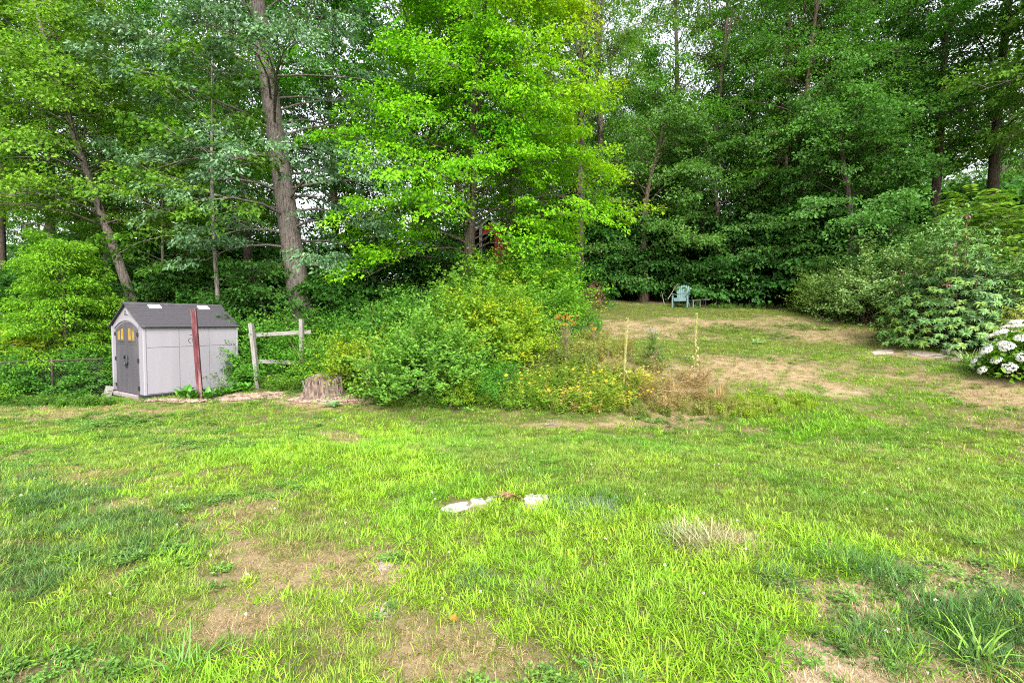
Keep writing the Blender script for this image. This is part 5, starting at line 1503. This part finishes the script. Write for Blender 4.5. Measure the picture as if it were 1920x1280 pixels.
# tree of heaven with long feathered leaves
def pinnate(seed, n):
    rng = np.random.default_rng(seed)
    sb, lb_ = MB(), MB()
    sb.tube([(0, 0, -.3), (.05, 0, 1.8), (0, .1, 3.3)], [.03, .022, .006], 7)
    for k in range(n):
        az = k * 2.4 + rng.normal(0, .2)
        z0 = 1.6 + 2.2 * (k / n) ** .8
        L_ = rng.uniform(.7, 1.15)
        e0 = rng.uniform(.5, 1.3)
        q = np.linspace(0, 1, 7)
        r_ = .25 + L_ * q
        P = np.stack([r_ * math.cos(az) * (.55 + .45 * math.cos(e0)), r_ * math.sin(az) * (.55 + .45 * math.cos(e0)), z0 + L_ * (math.sin(e0) * q - .6 * q ** 2)], 1)
        sb.tube(P, .005 * (1 - .7 * q), 4, cap=False)
        m = 22
        f = np.repeat(np.linspace(.15, 1, m // 2), 2)
        B_ = np.stack([np.interp(f, q, P[:, a_]) for a_ in range(3)], 1)
        sg = np.tile([1., -1.], m // 2)[:, None]
        sd = np.array((-math.sin(az), math.cos(az), 0))
        fw_ = sd * sg + np.array((math.cos(az), math.sin(az), 0)) * .35 + rng.normal(0, .1, (m, 3)) - np.array((0, 0, .15))
        t = rng.random()
        lb_.leaves(B_, fw_, np.array((0, 0, 1.)) + rng.normal(0, .35, (m, 3)), .19, .075, (np.array((.08, .19, .02)) * (1 - t) + np.array((.17, .28, .025)) * t) * rng.uniform(.8, 1.2, (m, 1)), .1, .1)
    return sb.mesh('trunk', M_STEM), lb_.mesh('crown', M_LEAF)
hv = pinnate(210, 90)
put_tree('sumac_tree', hv, gpos(1815, 17.0), 0, 1.12, label='feathery light green sumac rising behind the rhododendron', cat='tree')
put_tree('sumac_tree', hv, gpos(1905, 16.0), 2, 1.0, (1, 1, 1.2), label='second feathery sumac at the right edge above the rhododendron', cat='tree')

# rhododendron: whorls of long leathery leaves, each whorl a part
def whorl(seed, col, n=13, dead=False):
    rng = np.random.default_rng(seed)
    mb = MB()
    for k in range(n):
        az = k * 2 * PI / n * 1.0 + rng.normal(0, .15)
        m = leaf_strip(rng.uniform(.13, .17), .047, np.array(col) * rng.uniform(.75, 1.2), 1.1 if not dead else 2.0, rng.uniform(-.1, .75), .2, segs=3, tip=.9)
        V_ = m.V[0]
        c, s = math.cos(az), math.sin(az)
        mb.add(np.stack([V_[:, 0] * c - V_[:, 1] * s, V_[:, 0] * s + V_[:, 1] * c, V_[:, 2]], 1), m.F[0], m.C[0])
    mb.tube([(0, 0, -.22), (0, 0, .01)], [.007, .006], 4, c=(.12, .1, .04))
    mb.tube([(0, 0, 0), (0, 0, .03)], [.008, .003], 4, c=(.3, .3, .05))
    return mb.mesh('leaf_whorl', M_GLOSS, smooth=True)
WH = [whorl(1, (.07, .165, .03)), whorl(2, (.095, .20, .035)), whorl(3, (.06, .14, .03)), whorl(4, (.14, .24, .04)), whorl(5, (.13, .055, .04), 7, True)]
def rhodo(pos, R, H, n, seed, label, dead=.05, sq=1.0):
    rng = np.random.default_rng(seed)
    e = obj('rhododendron', None, loc=pos, label=label, cat='shrub')
    sb = MB()
    for k in range(n):
        # even cover over a lumpy dome that reaches the ground, denser to the camera side
        f = (k + .5) / n
        th = k * 2.39996
        cz = 1 - f * 1.0
        el = math.asin(cz)
        lum = 1 + .28 * (float(vnoise(th % 6.283 * 1.5, el * 3, seed)) - .5) * 2
        dep = rng.choice([1.0, 1.0, .86, .7])
        d = np.array((math.cos(th) * math.cos(el), math.sin(th) * math.cos(el) * sq, math.sin(el)))
        p = d * np.array((R, R, H)) * lum * dep
        p[2] = max(p[2], .15) + rng.normal(0, .05)
        ax = nrm(d * np.array((1, 1, .5)) + np.array((0, 0, .55)) + rng.normal(0, .18, 3))
        q = Vector(ax).to_track_quat('Z', 'X')
        m_ = WH[4] if rng.random() < dead and p[2] > H * .5 else WH[rng.integers(0, 4)]
        o = obj('leaf_whorl', m_, e, loc=p, sc=rng.uniform(.7, 1.0), tint=tuple(np.array((1, 1, 1)) * rng.uniform(.8, 1.2)))
        o.rotation_euler = q.to_euler()
        if k % 4 == 0:
            sb.tube([(rng.normal(0, .15), rng.normal(0, .15), -.1), p * (.45, .45, .4), p * .95], [.025, .016, .008], 5, cap=False)
    obj('stems', sb.mesh('stems', M_STEM), e)
    return e
e = rhodo(gpos(1800, 12.7), 1.85, 3.0, 300, 211, 'big rhododendron with whorled leathery leaves behind the white hydrangea', .10)
rr = np.random.default_rng(212)
wm = MB()          # whorls past the 300 largest
for k in range(760):
    f = (k + .5) / 760
    th = k * 2.39996 + 1.0
    el = math.asin(1 - f)
    d = np.array((math.cos(th) * math.cos(el), math.sin(th) * math.cos(el), math.sin(el)))
    p = d * np.array((1.85, 1.85, 3.0)) * (1 + .28 * (float(vnoise(th % 6.283 * 1.5, el * 3, 211)) - .5) * 2) * rr.uniform(.72, 1.0)
    p[2] = max(p[2], .12)
    q = Vector(nrm(d * np.array((1, 1, .5)) + np.array((0, 0, .55)) + rr.normal(0, .2, 3))).to_track_quat('Z', 'X').to_matrix()
    src_ = WH[rr.integers(0, 4)]
    V_ = np.empty(len(src_.vertices) * 3, np.float32)
    src_.vertices.foreach_get('co', V_)
    F_ = np.empty(len(src_.loops), np.int32)
    src_.loops.foreach_get('vertex_index', F_)
    C_ = np.empty(len(src_.polygons) * 4, np.float32)
    src_.attributes['Col'].data.foreach_get('color', C_)
    wm.add(V_.reshape(-1, 3) @ np.array(q).T * rr.uniform(.65, .98) + p, F_.reshape(-1, 3), C_.reshape(-1, 4)[:, :3] * rr.uniform(.8, 1.2))
o = obj('leaf_whorls', wm.mesh('leaf_whorls', M_GLOSS, smooth=True), e)
o['kind'] = 'stuff'
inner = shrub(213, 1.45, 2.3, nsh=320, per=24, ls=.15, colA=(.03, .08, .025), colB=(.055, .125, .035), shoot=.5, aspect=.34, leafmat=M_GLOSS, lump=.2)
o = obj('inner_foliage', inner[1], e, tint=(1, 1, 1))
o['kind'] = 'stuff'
rhodo(gpos(1945, 12.2), 1.3, 2.2, 150, 214, 'rhododendron cut by the right edge of the view', .05)
# hydrangea
def hyd_head(seed):
    rng = np.random.default_rng(seed)
    mb = MB()
    n = 120
    f = rng.random(n)
    th = rng.random(n) * 6.28
    el = np.arcsin(f * .95 + .02)
    d = np.stack([np.cos(th) * np.cos(el), np.sin(th) * np.cos(el), np.sin(el) * .7], 1)
    P = d * np.array((.10, .10, .075)) * rng.uniform(.85, 1.1, (n, 1))
    for q in range(2):
        fw_ = np.cross(d, nrm(rng.normal(0, 1, (n, 3))))
        mb.leaves(P - nrm(fw_) * .013, fw_, d + rng.normal(0, .25, (n, 3)), .03, .028, np.array((.74, .74, .68)) * rng.uniform(.8, 1.05, (n, 1)), -.1)
    mb.tube([(0, 0, -.3), (0, 0, .03)], [.006, .005], 4, c=(.15, .2, .05))
    return mb.mesh('flower_head', M_PETAL)
HH = [hyd_head(k) for k in range(3)]
def hydrangea(pos, R, H, n, seed, label):
    rng = np.random.default_rng(seed)
    s_, l_ = shrub(seed, R * .9, H * .88, nsh=170, per=14, ls=.13, colA=(.07, .18, .014), colB=(.13, .26, .02), shoot=.3, aspect=.75, arch=.3, lump=.15)
    e = obj('hydrangea', None, loc=pos, label=label, cat='shrub')
    obj('stems', s_, e)
    obj('foliage', l_, e)
    for k in range(n):
        f = (k + .5) / n
        th = k * 2.39996
        el = math.asin(max(.12, 1 - f * .9))
        d = np.array((math.cos(th) * math.cos(el), math.sin(th) * math.cos(el), math.sin(el)))
        p = d * np.array((R, R, H)) * rng.uniform(.9, 1.08)
        o = obj('flower_head', HH[k % 3], e, loc=p, sc=rng.uniform(.8, 1.25))
        o.rotation_euler = Vector(nrm(d + np.array((0, 0, .5)))).to_track_quat('Z', 'X').to_euler()
hydrangea(gpos(1926, 9.4), .76, 1.05, 54, 220, 'hydrangea covered in round white flower heads at the right edge')
# strap-leaved and silvery edging plants
strap = blades(np.random.default_rng(31), 90, (.25, .5), .02, .16, .35, 1.1, 4, .2).mesh('foliage', None)
M_STRAP = leaf_mat('strap_leaf', trans=.2, rough=.45)
strap.materials.append(M_STRAP)
for (px_, d_, sc, tint, nm, lab) in ((1842, 10.3, 1.0, (.09, .19, .03), 'daylily_clump', 'dark green strap-leaved clump at the left foot of the hydrangea'), (1818, 10.9, .85, (.22, .28, .12), 'sedge_clump', 'pale striped grassy clump between the path and the hydrangea'),
                                     (1862, 9.9, .8, (.12, .22, .05), 'daylily_clump', 'smaller strap-leaved clump tucked under the hydrangea'), (1078, 17.0, 1.3, (.12, .24, .09), 'iris_clump', 'blue-green iris leaves at the right foot of the mound beside the hill lawn')):
    e = obj(nm, None, loc=gpos(px_, d_), label=lab, cat='plant')
    obj('foliage', strap, e, sc=sc, tint=tint)
sil = [leaf_strip(.17, .06, (.36, .38, .33), .7, .6).mesh('leaf', M_LEAF, smooth=True)]
for k, (px_, d_, lab) in enumerate(((1778, 11.9, 'silvery lambs ear plant at the end of the stone path'), (1796, 11.6, 'silvery lambs ear plant nearest the striped grassy clump'), (1768, 12.1, 'small silvery lambs ear plant under the rhododendron'))):
    leafy_plant('lambs_ear', gpos(px_, d_), sil, 18, 230 + k, lab, tilt=(0, 1.0), sc=1.0 if k < 2 else .7)
put_shrub('yellow_shrub', shrub(231, .45, .6, nsh=120, per=22, ls=.05, colA=(.2, .24, .02), colB=(.34, .34, .03), shoot=.35), gpos(1918, 11.0) + (0, 0, .5), label='small yellow-leaved shrub above the hydrangea at the right edge')

# ------------------------------------------------------------------ evergreen, hedge weeds and shrubs at the left
arb = tree(81, 4.3, .09, lean=(.1, 0), t0=.05, nl=84, nleaf=70, sprays=11, ls=.085, colA=(.075, .20, .010), colB=(.16, .32, .016), Rf=lambda t: 1.7 * (1 - .72 * t) + .1, el=(8, 42), L=.55, droop=.35, aspect=.42, up_jit=.75, wob=.05, fat=1.1)
put_tree('feathery_evergreen', arb, gpos(122, 14.2), 0, 1.0, label='bushy bright green feathery evergreen left of the shed', cat='tree')
put_shrub('yellow_green_shrub', shC, gpos(12, 13.6), 1.0, 1.55, (1.05, 1, 1), label='yellow-green shrub at the far left edge behind the chain-link fence')
VN = [(30, 12.9, .75, 'leafy vine mass behind the fence at the far left'), (85, 13.1, .75, 'leafy vine mass behind the fence below the evergreen'), (140, 13.3, .78, 'leafy vine mass behind the fence close to the shed'), (185, 13.7, .8, 'leafy vine mass between the fence end and the shed'), (-30, 12.7, .75, 'leafy vine mass cut by the left edge of the view')]
for k, (px_, d_, sc, lab) in enumerate(VN):
    put_shrub('fence_vine', shD, gpos(px_, d_), k * 1.3 + .5, sc, (.9, 1.05, 1), lab, 'vines along the chain-link fence', 'vine')

# ------------------------------------------------------------------ stones in the lawn and the stone path
M_STONE = simple('pale_stone', (0.29, 0.275, 0.265), .9, .2, .3, 14.0, .6, 40.0, dirt=((.16, .14, .115), 6.0, .8))
M_STONEP = simple('path_stone', (0.27, 0.225, 0.19), .9, .2, .3, 9.0, .5, 30.0, dirt=((.17, .13, .1), 4.0, .8))
def slab(name, poly, label, mat, h=.009, group=None, seed=0):
    rng = np.random.default_rng(seed)
    P = np.array([ghit(*q) for q in poly])
    c = P.mean(0)
    pts = []
    n = len(P)
    for k in range(n):       # break the outline up
        a, b = P[k], P[(k + 1) % n]
        for f in (0, .33, .66):
            pts.append(a + (b - a) * f + rng.normal(0, .012, 3) * (1, 1, 0))
    pts = np.array(pts)
    rings = []
    for (s, dz) in ((1.05, -.06), (1.0, h * .55), (.93, h), (.5, h * 1.05)):
        q = c + (pts - c) * (s, s, 1)
        q[:, 2] = ground(q[:, 0], q[:, 1]) + dz + rng.normal(0, .003, len(q))
        rings.append(q)
    m = len(pts)
    V_ = np.concatenate(rings + [[c + (0, 0, h)]])
    V_[-1, 2] = gz(c[0], c[1]) + h
    F_ = []
    for r in range(3):
        for k in range(m):
            k2 = (k + 1) % m
            F_ += [(r * m + k, r * m + k2, (r + 1) * m + k2), (r * m + k, (r + 1) * m + k2, (r + 1) * m + k)]
    F_ += [(3 * m + k, 3 * m + (k + 1) % m, 4 * m) for k in range(m)]
    V_ = V_ - c
    return obj(name, MB().add(V_, F_).mesh(name, mat, recalc=True), loc=c, label=label, cat='stone', group=group)
slab('flat_stone', [(824, 961), (842, 946), (878, 941), (880, 953), (858, 962)], 'pale flat stone at the left end of the buried row in the lawn', M_STONE, seed=1)
slab('flat_stone', [(881, 940), (905, 934), (912, 946), (883, 952)], 'second pale flat stone from the left in the buried row', M_STONE, seed=2)
slab('flat_stone', [(909, 934), (929, 931), (929, 941), (914, 944)], 'small pale flat stone left of the brown leaves in the lawn', M_STONE, seed=3)
slab('flat_stone', [(984, 930), (1000, 928), (999, 937), (984, 938)], 'small pale flat stone right of the brown leaves in the lawn', M_STONE, seed=4)
slab('flat_stone', [(1003, 929), (1028, 931), (1032, 940), (1012, 943), (1000, 938)], 'pale rounded stone at the right end of the buried row', M_STONE, seed=5, h=.016)
slab('flat_stone', [(983, 941), (999, 940), (1018, 946), (1008, 956), (986, 953)], 'pale cracked flat stone at the front right of the buried row', M_STONE, seed=6)
slab('flat_stone', [(712, 1053), (734, 1045), (738, 1066), (716, 1075)], 'half-buried stone in the bare patch left of the bright grass', M_STONEP, seed=7, h=.006)
slab('flat_stone', [(706, 1140), (738, 1134), (742, 1152), (712, 1160)], 'half-buried stone nearest the camera in the dry grass', M_STONEP, seed=8, h=.006)
slab('path_slab', [(1632, 660), (1648, 655), (1674, 656), (1676, 662), (1640, 666)], 'leftmost slab of the pale stone path on the right', M_STONEP, seed=9)
slab('path_slab', [(1692, 657), (1732, 658), (1770, 665), (1738, 668), (1700, 664)], 'middle slab of the pale stone path on the right', M_STONEP, seed=10)
slab('path_slab', [(1774, 667), (1806, 674), (1796, 679), (1748, 670)], 'rightmost slab of the stone path beside the silvery plants', M_STONEP, seed=11)
# fallen leaves and scraps
M_DEADLEAF = leaf_mat('dead_leaf', trans=.15, rough=.7, tgain=(1, .9, .7))
def dead_leaf(seed, col, L=.13):
    rng = np.random.default_rng(seed)
    mb = MB()
    n = 11
    a = np.linspace(-2.6, 2.6, n)
    r = L * (.55 + .45 * np.abs(np.cos(a * 2.2))) * (1 - .25 * np.abs(a) / 2.6)
    V_ = [(0, 0, .012)] + [(r[k] * math.cos(a[k]), r[k] * .75 * math.sin(a[k]), .012 + .14 * r[k] * abs(math.sin(a[k] * 1.5)) + rng.uniform(-.004, .006)) for k in range(n)]
    mb.add(V_, [(0, k + 1, k + 2) for k in range(n - 1)], np.array(col) * rng.uniform(.7, 1.2, (n - 1, 1)))
    mb.tube([(0, 0, .012), (-L * .6, .01, .02)], [.002, .0015], 3, c=np.array(col) * .6)
    return mb.mesh('fallen_leaf', M_DEADLEAF)
DL = [dead_leaf(1, (.24, .13, .085), .085), dead_leaf(2, (.17, .09, .055), .075), dead_leaf(3, (.4, .13, .02), .035)]
for k, (px_, py_, m_, lab) in enumerate(((940, 938, 0, 'largest curled brown oak leaf between the two groups of pale stones'), (955, 941, 1, 'dark brown curled leaf in the middle between the pale stones'), (969, 940, 0, 'brown leaf touching the right group of pale stones'),
                                         (948, 946, 1, 'brown leaf lying in front of the other leaves by the stones'), (851, 1172, 2, 'orange leaf standing in the grass near the bottom centre'), (1188, 585, 2, 'orange fallen leaf high on the hill lawn'), (57, 762, 2, 'orange leaf on the lawn near the chain-link fence'),
                                         (1466, 595, 2, 'reddish leaf on the hill lawn right of the chair'))):
    obj('fallen_leaf', DL[m_], loc=ghit(px_, py_) + (0, 0, .03), rot=(.25 * math.sin(k * 3), -.4 + .2 * math.cos(k), k * 1.9), sc=1.1 if k < 4 else 1.0, label=lab, cat='leaf')
for k, (a, b, lab) in enumerate((((1022, 800), (1052, 796), 'forked pale stick on the dry strip of lawn'), ((1030, 797), (1046, 801), 'short pale stick crossing the forked one'))):
    p0, p1 = ghit(*a), ghit(*b)
    branch('fallen_stick', p0 + (0, 0, .04), p1 + (0, 0, .05), .010, lab, 130 + k, M_GWOOD, side=1)

# ------------------------------------------------------------------ single big tufts in the lawn
TF = [blades(np.random.default_rng(41), 230, (.08, .20), .0050, .15, .7, 1.0, 4, .28).mesh('blades', M_STRAP), blades(np.random.default_rng(42), 480, (.06, .14), .0034, .19, .75, .9, 3, .28).mesh('blades', M_STRAP),
      blades(np.random.default_rng(43), 46, (.12, .28), .008, .09, .7, 1.0, 4, .25).mesh('blades', M_STRAP)]
TUF = [(1456, 1088, 0, .85, (.055, .125, .035), 'round dark green tuft on the bare soil'), (1492, 1050, 0, .6, (.06, .13, .045), 'small dark tuft behind the round one on the bare soil'), (1580, 1050, 0, 1.0, (.06, .15, .03), 'dark spreading tuft left of the long one'),
       (1640, 1075, 0, 1.15, (.06, .14, .03), 'long dark green tuft spreading over the bare soil'), (1690, 1098, 0, .95, (.07, .15, .04), 'dark tuft at the right end of the long one'), (1330, 1010, 1, 1.5, (.27, .26, .13), 'tan and green dome of fine grass'),
       (1275, 1000, 1, 1.0, (.15, .2, .09), 'grey-green tuft left of the tan dome'), (1400, 1025, 1, 1.1, (.28, .25, .12), 'tan tuft right of the tan dome'), (1110, 952, 1, 1.2, (.13, .19, .09), 'bluish fine tuft right of the pale stones'), (1060, 940, 1, .8, (.1, .17, .07), 'small bluish tuft touching the pale stones'),
       (1770, 1150, 0, 1.05, (.055, .14, .025), 'tall dark tuft in the lower right of the lawn'), (1890, 1160, 0, 1.15, (.05, .12, .035), 'darkest tuft at the right edge of the lawn'), (1840, 1250, 2, 1.1, (.15, .27, .04), 'bright broad-bladed grass at the lower right corner'),
       (1640, 1230, 0, .9, (.08, .16, .03), 'dark tuft near the bottom edge right of centre'), (900, 1090, 1, .7, (.1, .15, .07), 'small grey tuft in the bright grass'), (1010, 1112, 1, .75, (.17, .17, .08), 'small olive tuft right of the small grey one'), (560, 1010, 1, 1.1, (.16, .2, .04), 'olive dome of fine grass left of centre'),
       (350, 1250, 2, .9, (.1, .22, .04), 'broad-bladed green grass near the bottom left'), (1610, 1125, 2, .6, (.09, .2, .03), 'thin green seedling grass on the bare soil')]
for px_, py_, m_, sc, tint, lab in TUF:
    e = obj('grass_tuft', None, loc=ghit(px_, py_ + 8), label=lab + ('' if len(lab.split()) > 3 else ' in the lawn'), cat='grass tuft')
    obj('blades', TF[m_], e, sc=sc, tint=tint, rot=(0, 0, px_ * .1))
